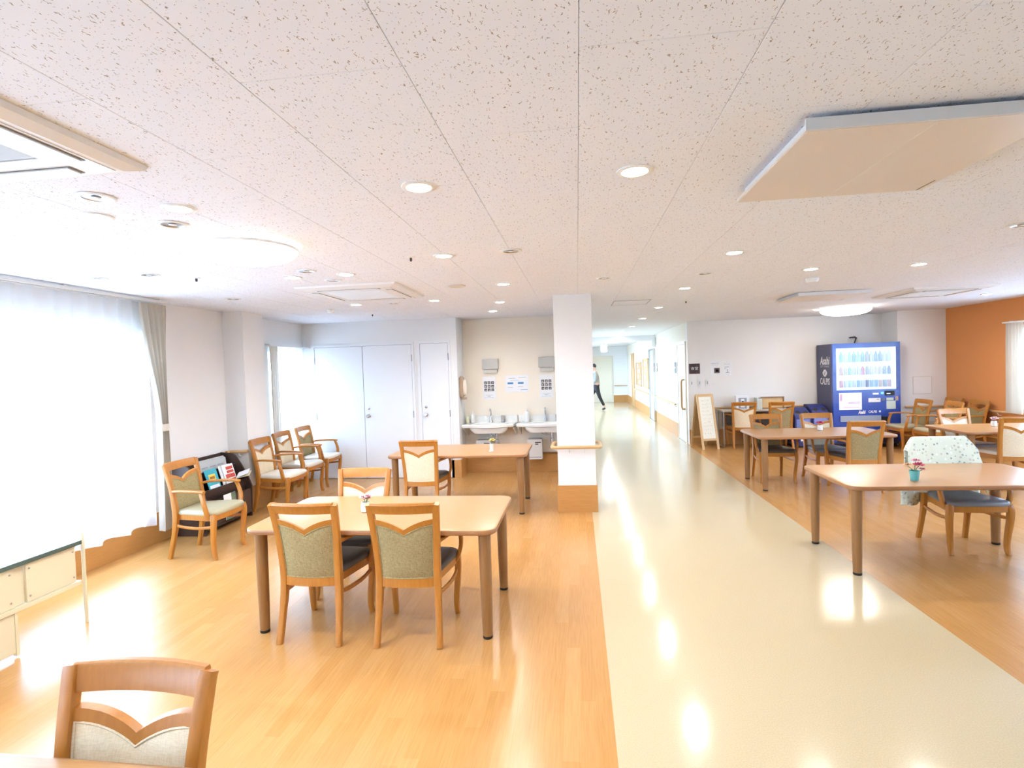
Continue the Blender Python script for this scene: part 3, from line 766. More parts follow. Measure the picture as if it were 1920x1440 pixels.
CHAIRS = [
    ((-1.19, 1.045), DOWN, CREAMF, IVORYSEAT, 'cream-backed armchair nearest of all, cut off by the table edge'),
    ((-1.655, 3.295), UP + rd(-1), OLIVE, DARKSEAT, 'olive-backed armchair pulled up nearer the window, back turned'),
    ((-1.05, 3.295), UP + rd(2), OLIVE, DARKSEAT, 'olive-backed armchair nearer the walkway, back turned at the pink-flower table'),
    ((-1.715, 3.89), DOWN, CREAMF, DARKSEAT, 'cream-backed armchair facing the two olive-backed ones across the table'),
    ((-1.775, 6.05), UP, CREAMF, DARKSEAT, 'cream-backed armchair pushed up to the table by the washbasins'),
    ((-3.49, 4.665), EAST, OLIVE, SAGESEAT, 'olive armchair standing alone in front of the magazine rack'),
    ((-3.695, 6.28), EAST, CREAMF, IVORYSEAT, 'cream armchair against the pillar, first of a row of three'),
    ((-3.82, 6.98), EAST, CREAMF, IVORYSEAT, 'middle armchair of the row of three before the narrow window'),
    ((-3.86, 7.64), EAST, OLIVE, IVORYSEAT, 'olive-backed armchair against the closet doors, last of three'),
    ((3.355, 7.085), UP + rd(4), OLIVE, DARKSEAT, 'olive-backed armchair with its back turned before the vending machine'),
    ((2.59, 7.68), DOWN, OLIVE, DARKSEAT, 'olive-backed armchair behind the table, nearer the sandwich board'),
    ((3.27, 7.665), DOWN + rd(5), CREAMF, GREYSEAT, 'cream-backed armchair behind the table, in front of the recycling bins'),
    ((3.02, 10.575), UP + rd(-3), CREAMF, DARKSEAT, 'cream-backed armchair tucked under the folding table by the sandwich board'),
    ((3.625, 10.45), UP + rd(-2), OLIVE, DARKSEAT, 'olive-backed armchair tucked under the folding table by the recycling bins'),
    ((3.165, 4.94), DOWN, CREAMF, GREYSEAT, 'armchair with grey seat hidden under a flowered blanket'),
    ((5.10, 7.16), UP + rd(-4), CREAMF, IVORYSEAT, 'cream-backed armchair cut by the picture edge, back turned'),
    ((5.14, 7.87), DOWN + rd(6), CREAMF, GREYSEAT, 'white-looking armchair in window glare behind the pale-flower table'),
    ((5.555, 9.92), WEST, OLIVE, SAGESEAT, 'olive armchair standing before the side of the vending machine'),
    ((5.66, 9.34), WEST + rd(-3), OLIVE, SAGESEAT, 'olive armchair second from the vending machine, nearer the tables'),
    ((6.16, 10.12), WEST, OLIVE, SAGESEAT, 'dark olive armchair in the corner by the orange wall'),
    ((6.15, 9.53), WEST, OLIVE, SAGESEAT, 'dark olive armchair under the rail of the orange wall'),
]
for k, (p, a, mb_, ms_, lab) in enumerate(CHAIRS):
    t = CPROTO if k == 0 else copy_tree(CPROTO)
    t.location = (p[0], p[1], 0); t.rotation_euler.z = a; t['label'] = lab; t['group'] = 'wooden armchairs of the dining room'
    for ch in t.children:
        if ch.name.startswith('back_pad'):
            ch.data = variant_mesh(ch.data, mb_) if mb_ is not OLIVE or k else variant_mesh(ch.data, mb_)
            for g_ in ch.children: g_.data = variant_mesh(g_.data, mb_)
        if ch.name.startswith('seat_cushion'): ch.data = variant_mesh(ch.data, ms_)

# ================================================================== CEILING FITTINGS
def make_downlight(lit):
    t = thing('downlight', 'x', 'downlight')
    b = MB(); b.lathe([(0.074, 0.0), (0.074, -0.004), (0.066, -0.008), (0.054, -0.006), (0.052, -0.001)], 28, cap=False); b.build('trim_ring', WHITE, t, smooth=True)
    if lit:
        b = MB(); b.lathe([(0.052, -0.002), (0.040, -0.006), (0.0, -0.0075)], 24, cap=False); b.build('lamp_lens', LAMP_ON, t, smooth=True)
        ld = bpy.data.lights.new('downlight_beam', 'SPOT'); ld.energy = 8.0; ld.color = (0.94, 0.96, 1.0); ld.spot_size = rd(166); ld.spot_blend = 1.0; ld.shadow_soft_size = 0.045
        lo = bpy.data.objects.new('downlight_beam', ld); COL.objects.link(lo); lo.parent = t; lo.location = (0, 0, -0.06)
    else:
        b = MB(); b.lathe([(0.053, -0.0055), (0.045, -0.003), (0.030, -0.0015), (0.0, -0.001)], 24, cap=False); b.build('reflector', CHROME, t, smooth=True)
        b = MB(); b.lathe([(0.017, -0.001), (0.019, -0.004), (0.013, -0.0065), (0.0, -0.007)], 16, cap=False); b.build('bulb', mat('unlit_bulb', (0.75, 0.75, 0.74), 0.3), t, smooth=True)
    return t
LIT = [
    ((0.259, 2.299), 'lit downlight nearest the flat ceiling panel'), ((-0.654, 2.293), 'lit downlight between the pink-flower table and the camera'),
    ((-1.812, 2.333), 'bright downlight before the big dome lamp'), ((-2.262, 2.357), 'lit downlight with a plain white glow beside the near air conditioner'),
    ((1.169, 4.168), 'first downlight of the line above the walkway'), ((-0.893, 3.685), 'lit downlight over the walkway side of the pink-flower table'),
    ((2.089, 5.137), 'lit downlight above the blanket-draped chair table, walkway side'), ((3.01, 5.189), 'lit downlight above the blanket-draped chair'),
    ((-1.807, 4.154), 'lit downlight just behind the big dome lamp'), ((-2.261, 4.16), 'lit downlight behind the big dome lamp, window side'),
    ((-0.664, 5.059), 'lit downlight in front of the white pillar'), ((1.166, 6.0), 'second downlight of the line above the walkway'),
    ((-1.577, 5.975), 'lit downlight over the table by the washbasins'), ((-0.893, 6.41), 'lit downlight before the washbasins, beside the pillar'),
    ((-1.127, 7.37), 'lit downlight right above the washbasins'), ((-2.506, 6.006), 'lit downlight before the closet doors'),
    ((1.171, 7.904), 'third downlight of the line above the walkway'), ((1.161, 9.718), 'fourth downlight of the line above the walkway'),
    ((1.168, 11.649), 'downlight at the mouth of the corridor'), ((4.644, 8.073), 'lit downlight over the pale-flower table'),
    ((5.586, 8.155), 'lit downlight closest to the orange wall'), ((1.14, 13.5), 'first downlight inside the corridor'),
    ((-2.2, 0.35), 'unseen downlight added to brighten the near table, window side'), ((-0.65, 0.35), 'unseen downlight added to brighten the near table, walkway side'), ((1.17, 0.35), 'unseen downlight added to brighten the near end of the walkway'), ((4.65, 3.8), 'unseen downlight added for brightness beyond the blanket-draped chair'), ((1.166, 15.3), 'downlight before the corridor beam'), ((1.166, 17.4), 'second downlight inside the corridor'), ((1.166, 19.6), 'third downlight inside the corridor'), ((1.166, 21.8), 'last downlight inside the corridor'),  # near-table, walkway-end and blanket-side lamps are out of view, added for brightness
]
UNLIT = [
    ((-2.025, 2.116), 'unlit downlight next to the near air conditioner'), ((-2.028, 2.563), 'unlit downlight between the near air conditioner and dome lamp'),
    ((-0.422, 3.662), 'unlit downlight over the walkway edge, level with the dome lamp'), ((-2.026, 3.938), 'unlit downlight touching the far side of the dome lamp'),
    ((-2.019, 4.378), 'unlit downlight between dome lamp and far air conditioner'), ((-3.168, 3.735), 'unlit downlight near the window, further from the glass'),
    ((-3.626, 3.757), 'unlit downlight closest to the sheer curtain'), ((2.80, 3.798), 'unlit downlight at the picture edge beyond the flat panel'),
    ((0.268, 5.03), 'unlit downlight above the walkway before the pillar'), ((1.163, 5.062), 'unlit downlight in the line above the walkway'),
    ((-3.415, 5.096), 'unlit downlight above the magazine rack'), ((-2.068, 6.029), 'unlit downlight between two lit ones before the closet'),
]
for arr, lit, grp in ((LIT, True, 'lit ceiling downlights'), (UNLIT, False, 'unlit ceiling downlights')):
    proto = make_downlight(lit)
    for k, (p, lab) in enumerate(arr):
        t = proto if k == 0 else copy_tree(proto)
        t.location = (p[0], p[1], H - 0.0005); t['label'] = lab; t['group'] = grp

def dome_lamp(loc, r, h, label, glow):
    t = thing('dome_lamp', label, 'ceiling lamp', (loc[0], loc[1], H - 0.001))
    b = MB(); b.lathe([(r * 0.62, 0.0), (r * 0.62, -0.03)], 40); b.build('base_plate', mat('lamp_base_grey', (0.35, 0.33, 0.30), 0.6), t, smooth=True)
    b = MB(); b.lathe([(r * 0.96, -0.022), (r, -0.035)] + [(r * math.cos(a) ** 0.75, -0.035 - h * math.sin(a)) for a in [PI / 2 * i / 10 for i in range(1, 10)]] + [(0.002, -0.035 - h)], 48)
    b.build('shade', glow, t, smooth=True)
    b = MB(); b.lathe([(r * 0.955, -0.018), (r + 0.006, -0.026), (r + 0.006, -0.036), (r, -0.040)], 48, cap=False); b.build('rim', WHITE, t, smooth=True)
dome_lamp((-1.95, 3.05), 0.295, 0.075, 'big lit dome lamp on the ceiling beside the window', LAMP_DOME)
dome_lamp((4.32, 9.35), 0.36, 0.09, 'lit dome lamp on the ceiling before the vending machine', mat('lit_dome_full', (1, 1, 1), 0.5, emit=(1.0, 0.93, 0.84), estr=5.0))

ACW = mat('ac_white', (0.80, 0.79, 0.77), 0.4)
def cassette(loc, s_, label, rz=0.0):
    t = thing('air_conditioner', label, 'air conditioner', (loc[0], loc[1], H), rz)
    def ringz(a, b_, z0, z1, name, m):
        q = MB(); sq = lambda e, z: [(sx * e, sy * e, z) for sx, sy in ((-1, -1), (1, -1), (1, 1), (-1, 1))]
        q.loft([sq(a, z0), sq(b_, z1)], cap=False); return q.build(name, m, t)
    h = s_ / 2
    ringz(h, h - 0.01, -0.001, -0.018, 'outer_frame', ACW); ringz(h - 0.01, h - 0.055, -0.018, -0.032, 'bevel_frame', ACW); ringz(h - 0.055, h - 0.075, -0.032, -0.034, 'inner_frame', ACW)
    q = MB(); e = h - 0.072; g = 0.26
    for (x0, x1, y0, y1) in ((-e, e, g, e), (-e, e, -e, -g), (-e, -g, -g, g), (g, e, -g, g)): q.bx(x0, x1, y0, y1, -0.036, -0.010)
    q.build('panel', ACW, t)
    for k in range(4):
        q = MB(); a = k * PI / 2; cxy = (math.cos(a) * (h - 0.115), math.sin(a) * (h - 0.115))
        q.box((cxy[0], cxy[1], -0.0375), (0.062, s_ * 0.62, 0.002), rz=a); q.build('louver_gap', mat('ac_gap', (0.22, 0.21, 0.20), 0.7), t)
        q = MB(); q.box((cxy[0] * 0.995, cxy[1] * 0.995, -0.0405), (0.052, s_ * 0.60, 0.005), rz=a); q.build('louver', ACW, t)
    q = MB(); q.bx(-g, g, -g, g, -0.016, -0.008); q.build('filter', mat('ac_filter', (0.42, 0.44, 0.45), 0.8), t)
    n = 20
    for i in range(n):
        q = MB(); y = -g + (i + 0.5) * 2 * g / n; q.box((0, y, -0.030), (2 * g, 0.012, 0.012), rx=0.5); q.build('grille_slat', ACW, t)
cassette((-2.04, 1.385), 0.96, 'white ceiling cassette air conditioner cut by the picture edge, nearest the window')
cassette((-2.035, 5.08), 0.94, 'white ceiling cassette air conditioner behind the big dome lamp')
cassette((4.46, 7.45), 0.94, 'white ceiling cassette air conditioner above the pale-flower table')
PANELB = mat('ac_panel_beige', (0.76, 0.69, 0.61), 0.4)
def panel_ac(loc, w, d, drop, label):
    t = thing('air_conditioner', label, 'air conditioner', (loc[0], loc[1], H))
    q = MB(); q.loft([[(sx * (w / 2 - e), sy * (d / 2 - e), z) for sx, sy in ((-1, -1), (1, -1), (1, 1), (-1, 1))] for e, z in ((0.03, -0.001), (0.03, -0.018), (0.055, -0.020), (0.055, -drop + 0.016))], cap=True)
    q.build('housing', ACW, t)
    q = MB(); q.bx(-w / 2, w / 2, -d / 2, d / 2, -drop, -drop + 0.016); fp = q.build('front_panel', PANELB, t, bevel=0.003)
    q = MB(); q.bx(-0.0012, 0.0012, -d / 2 + 0.01, d / 2 - 0.01, -drop - 0.0008, -drop + 0.001); q.build('seam', ACW, fp)
    q = MB(); q.bx(w / 2 - 0.03, w / 2 - 0.024, d / 2 - 0.14, d / 2 - 0.012, -drop - 0.001, -drop + 0.001); q.build('vent_slot', mat('ac_gap', (0.2, 0.2, 0.2)), fp)
    q = MB(); q.bx(-w / 2 - 0.004, w / 2 + 0.004, -d / 2 - 0.006, -d / 2, -drop, -drop + 0.04); q.build('side_flap', ACW, t)
panel_ac((1.165, 2.285), 0.80, 0.78, 0.055, 'flat beige ceiling panel hanging above the walkway')
panel_ac((3.07, 7.27), 0.82, 0.76, 0.045, 'flat ceiling panel above the magenta-flower table')
def small_disc(name, label, cat, p, prof, m):
    t = MB(); t.lathe(prof, 24); o = t.build(name, m, smooth=True, loc=(p[0], p[1], H)); return tag(o, label, cat)
small_disc('ceiling_speaker', 'round flat speaker cover on the ceiling before the pillar', 'speaker', (-1.108, 5.038), [(0.085, 0), (0.085, -0.006), (0.07, -0.010)], mat('speaker_ivory', (0.70, 0.66, 0.58), 0.6))
small_disc('smoke_detector', 'small white smoke detector above the closet doors', 'detector', (-2.98, 6.35), [(0.05, 0), (0.05, -0.018), (0.04, -0.035), (0.02, -0.045)], WHITE)
small_disc('smoke_detector', 'small white detector between two lit downlights over the walkway table', 'detector', (2.35, 5.75), [(0.06, 0), (0.06, -0.02), (0.045, -0.04), (0.02, -0.045)], WHITE)
for lab, p in (('tiny sprinkler head beside the lit downlight over the pink-flower table', (-1.124, 3.673)), ('tiny sprinkler head between dome lamp and sheer curtain', (-2.953, 3.956)), ('tiny sprinkler head above the cream armchairs row', (-2.72, 7.05)), ('tiny sprinkler head in the walkway ceiling near the access hatch', (1.42, 7.25))):
    t = thing('sprinkler_head', lab, 'sprinkler', (p[0], p[1], H), group='ceiling sprinkler heads')
    b = MB(); b.lathe([(0.03, 0), (0.03, -0.004), (0.012, -0.006)], 16); b.build('escutcheon', WHITE, t, smooth=True)
    b = MB(); b.lathe([(0.008, -0.006), (0.009, -0.02), (0.006, -0.03)], 12); b.build('nozzle', INK, t, smooth=True)
t = thing('access_hatch', 'square access hatch in the ceiling above the walkway', 'hatch', (0.705, 7.15, H))
for x0, x1, y0, y1 in ((-.23, .23, -.25, -.242), (-.23, .23, .242, .25), (-.23, -.222, -.242, .242), (.222, .23, -.242, .242)):
    b = MB(); b.bx(x0, x1, y0, y1, -0.004, -0.0005); b.build('frame', INKG, t)
b = MB(); b.bx(-.22, .22, -.24, .24, -0.003, -0.0005); b.build('hatch_panel', CEIL, t)

# ================================================================== FLOWERS ON TABLES
def blossom(mb, c_, r, n, seed, tilt=0.0):
    rnd = random.Random(seed)
    for layer, (rr, el) in enumerate(((1.0, 0.2), (0.75, 0.7), (0.45, 1.15))):
        for i in range(n):
            a = 2 * PI * i / n + layer * 0.4 + rnd.uniform(-0.1, 0.1); e = el + rnd.uniform(-0.12, 0.12)
            dr = Vector((math.cos(a) * math.cos(e), math.sin(a) * math.cos(e), math.sin(e))); sd = Vector((-math.sin(a), math.cos(a), 0))
            up = sd.cross(dr).normalized() * (r * 0.12); L = r * rr
            p0 = Vector(c_); mid = p0 + dr * L * 0.6; tip = p0 + dr * L
            mb.add([p0, mid + sd * L * 0.32 + up, tip + sd * L * 0.12, tip - sd * L * 0.12, mid - sd * L * 0.32 + up, mid - up], [(0, 5, 1), (1, 5, 2), (2, 5, 3), (3, 5, 4), (4, 5, 0)])
ZT = 0.681
PETAL = {k: mat('petal_' + k, c_, 0.6) for k, c_ in (('pink', (0.85, 0.42, 0.46)), ('rose', (0.80, 0.16, 0.24)), ('peach', (0.85, 0.52, 0.28)), ('magenta', (0.72, 0.05, 0.22)), ('yellow', (0.86, 0.68, 0.16)), ('blush', (0.85, 0.62, 0.58)))}
LEAF = mat('stem_green', (0.10, 0.22, 0.06), 0.6)
def vase(loc, label, prof, m, flowers, hh):
    t = thing('flower_vase', label, 'vase', (loc[0], loc[1], ZT), group='flower vases on the tables')
    b = MB(); b.lathe(prof, 20); b.build('vessel', m, t, smooth=True)
    for k, (x, y, z, r, c_) in enumerate(flowers):
        b = MB(); b.tube([(0, 0, hh * 0.5), (x * 0.4, y * 0.4, z * 0.75), (x, y, z - r * 0.15)], 0.0025, 6); b.build('stem', LEAF, t, smooth=True)
        b = MB(); blossom(b, (x, y, z), r, 8, k + 3); b.build('blossom', PETAL[c_], t)
POT = [(0.026, 0), (0.031, 0.004), (0.033, 0.03), (0.03, 0.055), (0.027, 0.066), (0.023, 0.066), (0.022, 0.05)]
CUP = [(0.024, 0), (0.026, 0.004), (0.030, 0.035), (0.035, 0.075), (0.033, 0.075), (0.028, 0.03)]
vase((-1.472, 3.543), 'white vase of pale pink blossoms on the nearest chair table', POT, WHITE, [(-0.012, 0, 0.095, 0.036, 'blush'), (0.022, -0.005, 0.105, 0.033, 'pink'), (0.01, 0.02, 0.085, 0.028, 'blush')], 0.06)
vase((-1.01, 6.15), 'small glass of yellow blossom on the table by the washbasins', [(0.028, 0), (0.03, 0.004), (0.02, 0.02), (0.022, 0.07), (0.026, 0.085), (0.022, 0.08)], mat('pale_glass', (0.80, 0.80, 0.72), 0.08), [(0.01, 0, 0.125, 0.045, 'yellow')], 0.08)
vase((2.503, 4.40), 'teal glass of pink and orange flowers before the blanket', CUP, mat('teal_glass', (0.12, 0.45, 0.46), 0.1), [(0.03, 0.0, 0.115, 0.042, 'rose'), (0.02, 0.015, 0.145, 0.036, 'pink'), (-0.045, 0.0, 0.115, 0.034, 'peach'), (0.05, -0.01, 0.085, 0.026, 'pink')], 0.07)
vase((3.13, 7.50), 'white pot of a magenta flower in front of the bins', POT, WHITE, [(0.0, 0, 0.095, 0.052, 'magenta')], 0.06)
vase((5.27, 7.60), 'white pot of a pale pink flower near the orange wall', POT, WHITE, [(0.01, 0, 0.095, 0.05, 'blush'), (-0.012, -0.015, 0.085, 0.03, 'pink')], 0.06)

# ================================================================== BLANKET ON CHAIR
def blanket():
    M = mat('flowered_fleece', (0.80, 0.84, 0.78), 0.9, 0.15); nt, lk, b = nodes(M)
    tc = N(nt, 'ShaderNodeTexCoord'); vo = N(nt, 'ShaderNodeTexVoronoi'); vo.inputs['Scale'].default_value = 33
    lk.new(tc.outputs['Object'], vo.inputs['Vector'])
    lt = N(nt, 'ShaderNodeMath', operation='LESS_THAN'); lt.inputs[1].default_value = 0.31; lk.new(vo.outputs['Distance'], lt.inputs[0])
    sp = N(nt, 'ShaderNodeSeparateColor'); lk.new(vo.outputs['Color'], sp.inputs[0])
    rp = N(nt, 'ShaderNodeValToRGB'); rp.color_ramp.interpolation = 'CONSTANT'; ramp(rp, [(0.0, (0.30, 0.36, 0.35)), (0.35, (0.78, 0.82, 0.75)), (0.5, (0.48, 0.46, 0.38)), (0.7, (0.46, 0.53, 0.38)), (0.85, (0.58, 0.50, 0.45))])
    lk.new(sp.outputs[0], rp.inputs['Fac'])
    mx = N(nt, 'ShaderNodeMix', data_type='RGBA'); mx.inputs[6].default_value = (0.66, 0.70, 0.58, 1)
    lk.new(lt.outputs[0], mx.inputs[0]); lk.new(rp.outputs['Color'], mx.inputs[7]); lk.new(mx.outputs[2], b.inputs['Base Color'])
    cx, cy = 3.165, 4.94
    mb = MB(); nu, nv = 40, 44
    def fn(u, v_):
        s_ = -1 + 2 * u; L = (v_ - 0.5) * 2          # -1 hangs in front of the back rest, +1 behind it
        side = abs(s_)
        drop = max(0, side - 0.72) / 0.28
        top = 0.884 - 0.115 * drop ** 1.3
        fl = 0.46 + (0.06 if s_ < 0 else -0.02) * max(0, side - 0.5)
        ln = 0.56 if L > 0 else 0.46 - 0.10 * max(0, s_)
        if s_ < -0.55 and L > 0: ln += 0.06
        down = max(0, abs(L) - 0.07) / 0.93 * ln
        z = top - down + 0.012 * math.cos(min(1, abs(L) / 0.07) * PI / 2)
        off = (0.035 if L > 0 else 0.020) * math.sin(max(-1, min(1, L / 0.07)) * PI / 2)
        lean = 0.262 - 0.10 * min(1, (0.892 - z) / 0.3) if True else 0
        fold = (0.016 * math.sin(9 * s_ + 5 * L + 1.0) + 0.010 * math.sin(17 * s_ - 7 * L)) * min(1, down * 4)
        y = cy + lean + off + (fold + 0.012 if L > 0 else fold * 0.3 + 0.004) + (0.0 if L < 0 else 0.015 * drop)
        x = cx + s_ * (0.285 + (0.055 if s_ < 0 else 0.015) * min(1, down * 3)) + 0.006 * math.sin(11 * L)
        return (x, y, max(z, 0.30))
    mb.grid(fn, nu, nv); o = mb.build('blanket', M, smooth=True)
    md = o.modifiers.new('thick', 'SOLIDIFY'); md.thickness = 0.006; md.offset = 0
    tag(o, 'mint flower-print blanket draped over a chair back', 'blanket')
blanket()

# ================================================================== LOW STEEL DESK BY THE WINDOW
t = thing('steel_bench', 'low cream steel workbench with white top and green edge by the window', 'bench', (0, 0, 0))
x0, x1, y0, y1, zt = -4.06, -3.375, 1.55, 3.25, 0.565
b = MB(); b.bx(x0, x1, y0, y1, zt - 0.006, zt + 0.002); b.build('bench_top', mat('white_laminate', (0.80, 0.82, 0.82), 0.18), t)
b = MB(); b.bx(x1, x1 + 0.012, y0, y1 + 0.012, zt - 0.024, zt + 0.003); b.bx(x0, x1, y1, y1 + 0.012, zt - 0.024, zt + 0.003); b.build('edge_strip', mat('dark_green_edge', (0.07, 0.11, 0.09), 0.4), t)
for y in (y1 - 0.01, y0 + 0.01):
    b = MB(); r = 0.05; zz = zt + 0.075
    b.tube([(x1 + 0.008, y + 0.02, 0.0), (x1 + 0.008, y + 0.02, zz - r)] + [(x1 + 0.008 - r * (1 - math.cos(a)), y + 0.02, zz - r + r * math.sin(a)) for a in (0.4, 0.8, 1.2, PI / 2)] + [(x0 + r, y + 0.02, zz)] + [(x0 + r - r * math.sin(a), y + 0.02, zz - r + r * math.cos(a)) for a in (0.4, 0.8, 1.2, PI / 2)] + [(x0, y + 0.02, 0.0)], 0.0115, 10)
    b.build('end_frame', CREAM, t, smooth=True)
b = MB(); b.bx(x1 - 0.03, x1 + 0.006, y0 + 0.02, y1 - 0.01, 0.272, 0.298); b.build('side_rail', CREAM, t)
ym = 2.84
for a, c_ in ((ym + 0.045, y1 - 0.035), (y0 + 0.04, ym - 0.03)):
    b = MB(); b.bx(x1 - 0.02, x1 - 0.004, a, c_, 0.30, zt - 0.026); pn = b.build('side_panel', CREAM, t, bevel=0.002)
    for yy in (a + 0.02, c_ - 0.02):
        for zz in (0.335, zt - 0.06):
            b = MB(); b.lathe([(0.006, 0), (0.006, 0.003), (0.003, 0.004)], 10); k_ = b.build('bolt', CHROME, pn, loc=(x1 - 0.004, yy, zz)); k_.rotation_euler = (0, PI / 2, 0)
b = MB(); b.bx(x1 - 0.05, x1 - 0.02, ym - 0.03, ym + 0.045, 0.30, zt - 0.024); b.build('upright', CREAM, t)
b = MB(); b.bx(x1 - 0.02, x1 - 0.005, y0 + 0.04, ym - 0.02, 0.03, 0.268); pn = b.build('lower_panel', CREAM, t, bevel=0.002)
b = MB(); b.bx(x1 - 0.025, x1 - 0.001, ym - 0.035, ym - 0.018, 0.012, 0.27); b.build('panel_edge', CREAM, t)
for x, y in ((x0 + 0.03, 2.7),):
    b = MB(); b.bx(x, x + 0.02, y, y + 0.02, 0.0, 0.29); b.build('inner_leg', CREAM, t)

# ================================================================== MAGAZINE RACK
RACK = mat('dark_brown_wood', (0.055, 0.032, 0.025), 0.45)
RX, RY0, RY1 = -4.225, 5.12, 5.93
t = thing('magazine_rack', 'dark brown wooden magazine rack against the window wall', 'magazine rack', (0, 0, 0))
prof = [(0.0, 0.0), (0.37, 0.0), (0.385, 0.36), (0.345, 0.47), (0.27, 0.60), (0.20, 0.71), (0.165, 0.74), (0.0, 0.755)]
for y in (RY0, RY1 - 0.022):
    b = MB(); b.prism(prof, y, y + 0.022, lambda a, c_, tt: (RX + a, tt, c_)); b.build('side_panel', RACK, t, bevel=0.003)
b = MB(); b.bx(RX, RX + 0.015, RY0 + 0.022, RY1 - 0.022, 0.05, 0.75); b.build('back_panel', RACK, t)
for xa, za, xb, zb_ in ((0.06, 0.47, 0.125, 0.62), (0.19, 0.30, 0.275, 0.48)):     # two leaning display tiers with a lip
    ang = math.atan2(xb - xa, zb_ - za)
    b = MB(); b.add([(RX + xa + 0.0, RY0 + .022, za), (RX + xa + 0.11, RY0 + .022, za), (RX + xa + 0.11, RY1 - .022, za), (RX + xa, RY1 - .022, za), (RX + xa, RY0 + .022, za + 0.012), (RX + xa + 0.11, RY0 + .022, za + 0.012), (RX + xa + 0.11, RY1 - .022, za + 0.012), (RX + xa, RY1 - .022, za + 0.012)],
                    [(0, 1, 2, 3), (4, 5, 6, 7), (0, 1, 5, 4), (1, 2, 6, 5), (2, 3, 7, 6), (3, 0, 4, 7)]); b.build('tier_shelf', RACK, t)
    b = MB(); b.box((RX + xa + 0.112, (RY0 + RY1) / 2, za + 0.075), (0.012, RY1 - RY0 - 0.044, 0.15), ry=0.18); b.build('tier_front', RACK, t)
b = MB(); b.bx(RX + 0.02, RX + 0.375, RY0 + .022, RY1 - .022, 0.05, 0.068); b.build('bottom_shelf', RACK, t)
b = MB(); b.bx(RX + 0.355, RX + 0.37, RY0 + .022, RY1 - .022, 0.068, 0.33); b.build('front_panel', RACK, t)
def leaf_item(name, label, cat, y, w, h, x, z, lean, th, m, yaw=0.0, prints=()):
    """upright printed item leaning back against the rack, facing +x"""
    o = thing(name, label, cat, (x, y, z), yaw)
    o.rotation_euler = (0, -lean, yaw)
    b = MB(); b.bx(-th, 0, -w / 2, w / 2, 0, h); b.build('pages', m, o)
    for (y0_, y1_, z0_, z1_, mm) in prints:
        b = MB(); b.bx(-0.0002, 0.0012, -w / 2 + w * y0_, -w / 2 + w * y1_, h * z0_, h * z1_); b.build('print', mm, o)
    return o
RED = mat('print_red', (0.62, 0.09, 0.06), 0.6); TEAL = mat('print_teal', (0.05, 0.42, 0.52), 0.5); YEL = mat('print_yellow', (0.80, 0.62, 0.10), 0.6); GRN = mat('print_green', (0.14, 0.20, 0.12), 0.6); NEWS = mat('newsprint', (0.55, 0.56, 0.55), 0.85)
for k in range(4):
    leaf_item('newspaper', ('front newspaper of the pile in the upper rack tier', 'second newspaper of the pile in the upper rack tier', 'third newspaper of the pile in the upper rack tier', 'rearmost newspaper of the pile in the upper rack tier')[k], 'newspaper', 5.62 + 0.008 * k, 0.44, 0.225 + 0.006 * k, RX + 0.145 - 0.014 * k, 0.484, 0.12, 0.009, NEWS,
              prints=[(0.05 + 0.3 * i, 0.28 + 0.3 * i, 0.70, 0.76, INKG) for i in range(3)] + [(0.05 + 0.3 * i, 0.28 + 0.3 * i, 0.55, 0.60, INKG) for i in range(3)] if k == 0 else ())
leaf_item('magazine', 'teal magazine with a yellow oval on the lower rack tier', 'magazine', 5.43, 0.19, 0.25, RX + 0.285, 0.40, 0.28, 0.006, TEAL, prints=[(0.22, 0.78, 0.50, 0.78, YEL), (0.3, 0.7, 0.56, 0.68, RED), (0.1, 0.9, 0.04, 0.30, WHITEP)])
leaf_item('magazine', 'white and dark green magazine leaning at the rack front', 'magazine', 5.47, 0.20, 0.27, RX + 0.43, 0.10, 0.09, 0.005, WHITEP, prints=[(0.0, 1.0, 0.0, 0.32, GRN), (0.62, 1.0, 0.32, 1.0, GRN), (0.1, 0.4, 0.1, 0.2, WHITEP)])
for k in range(2):
    leaf_item('booklet', ('front red and white booklet on the lower rack tier', 'rear red and white booklet on the lower rack tier')[k], 'booklet', 5.71 - 0.035 * k, 0.19, 0.25, RX + 0.29 - 0.016 * k, 0.405, 0.28, 0.007, WHITEP,
              prints=[(0.3, 0.92, 0.76, 0.90, RED), (0.3, 0.92, 0.60, 0.72, RED), (0.12, 0.95, 0.38, 0.56, RED), (0.12, 0.95, 0.24, 0.33, RED)] if k == 0 else ())
o = thing('leaflet', 'cream folded leaflet jutting out of the rack', 'leaflet', (RX + 0.36, 5.80, 0.49), 0.5)
b = MB(); b.add([(-0.07, -0.11, 0.0), (0.07, -0.10, 0.02), (0.08, 0.10, 0.045), (-0.06, 0.09, 0.03)], [(0, 1, 2, 3)]); s_o = b.build('sheet', mat('cream_paper', (0.80, 0.72, 0.52), 0.8), o); s_o.modifiers.new('thick', 'SOLIDIFY').thickness = 0.002
b = MB(); b.add([(-0.06, -0.10, 0.006), (0.06, -0.12, 0.05), (0.07, 0.07, 0.075), (-0.05, 0.08, 0.036)], [(0, 1, 2, 3)]); s_o = b.build('sheet', WHITEP, o); s_o.modifiers.new('thick', 'SOLIDIFY').thickness = 0.002

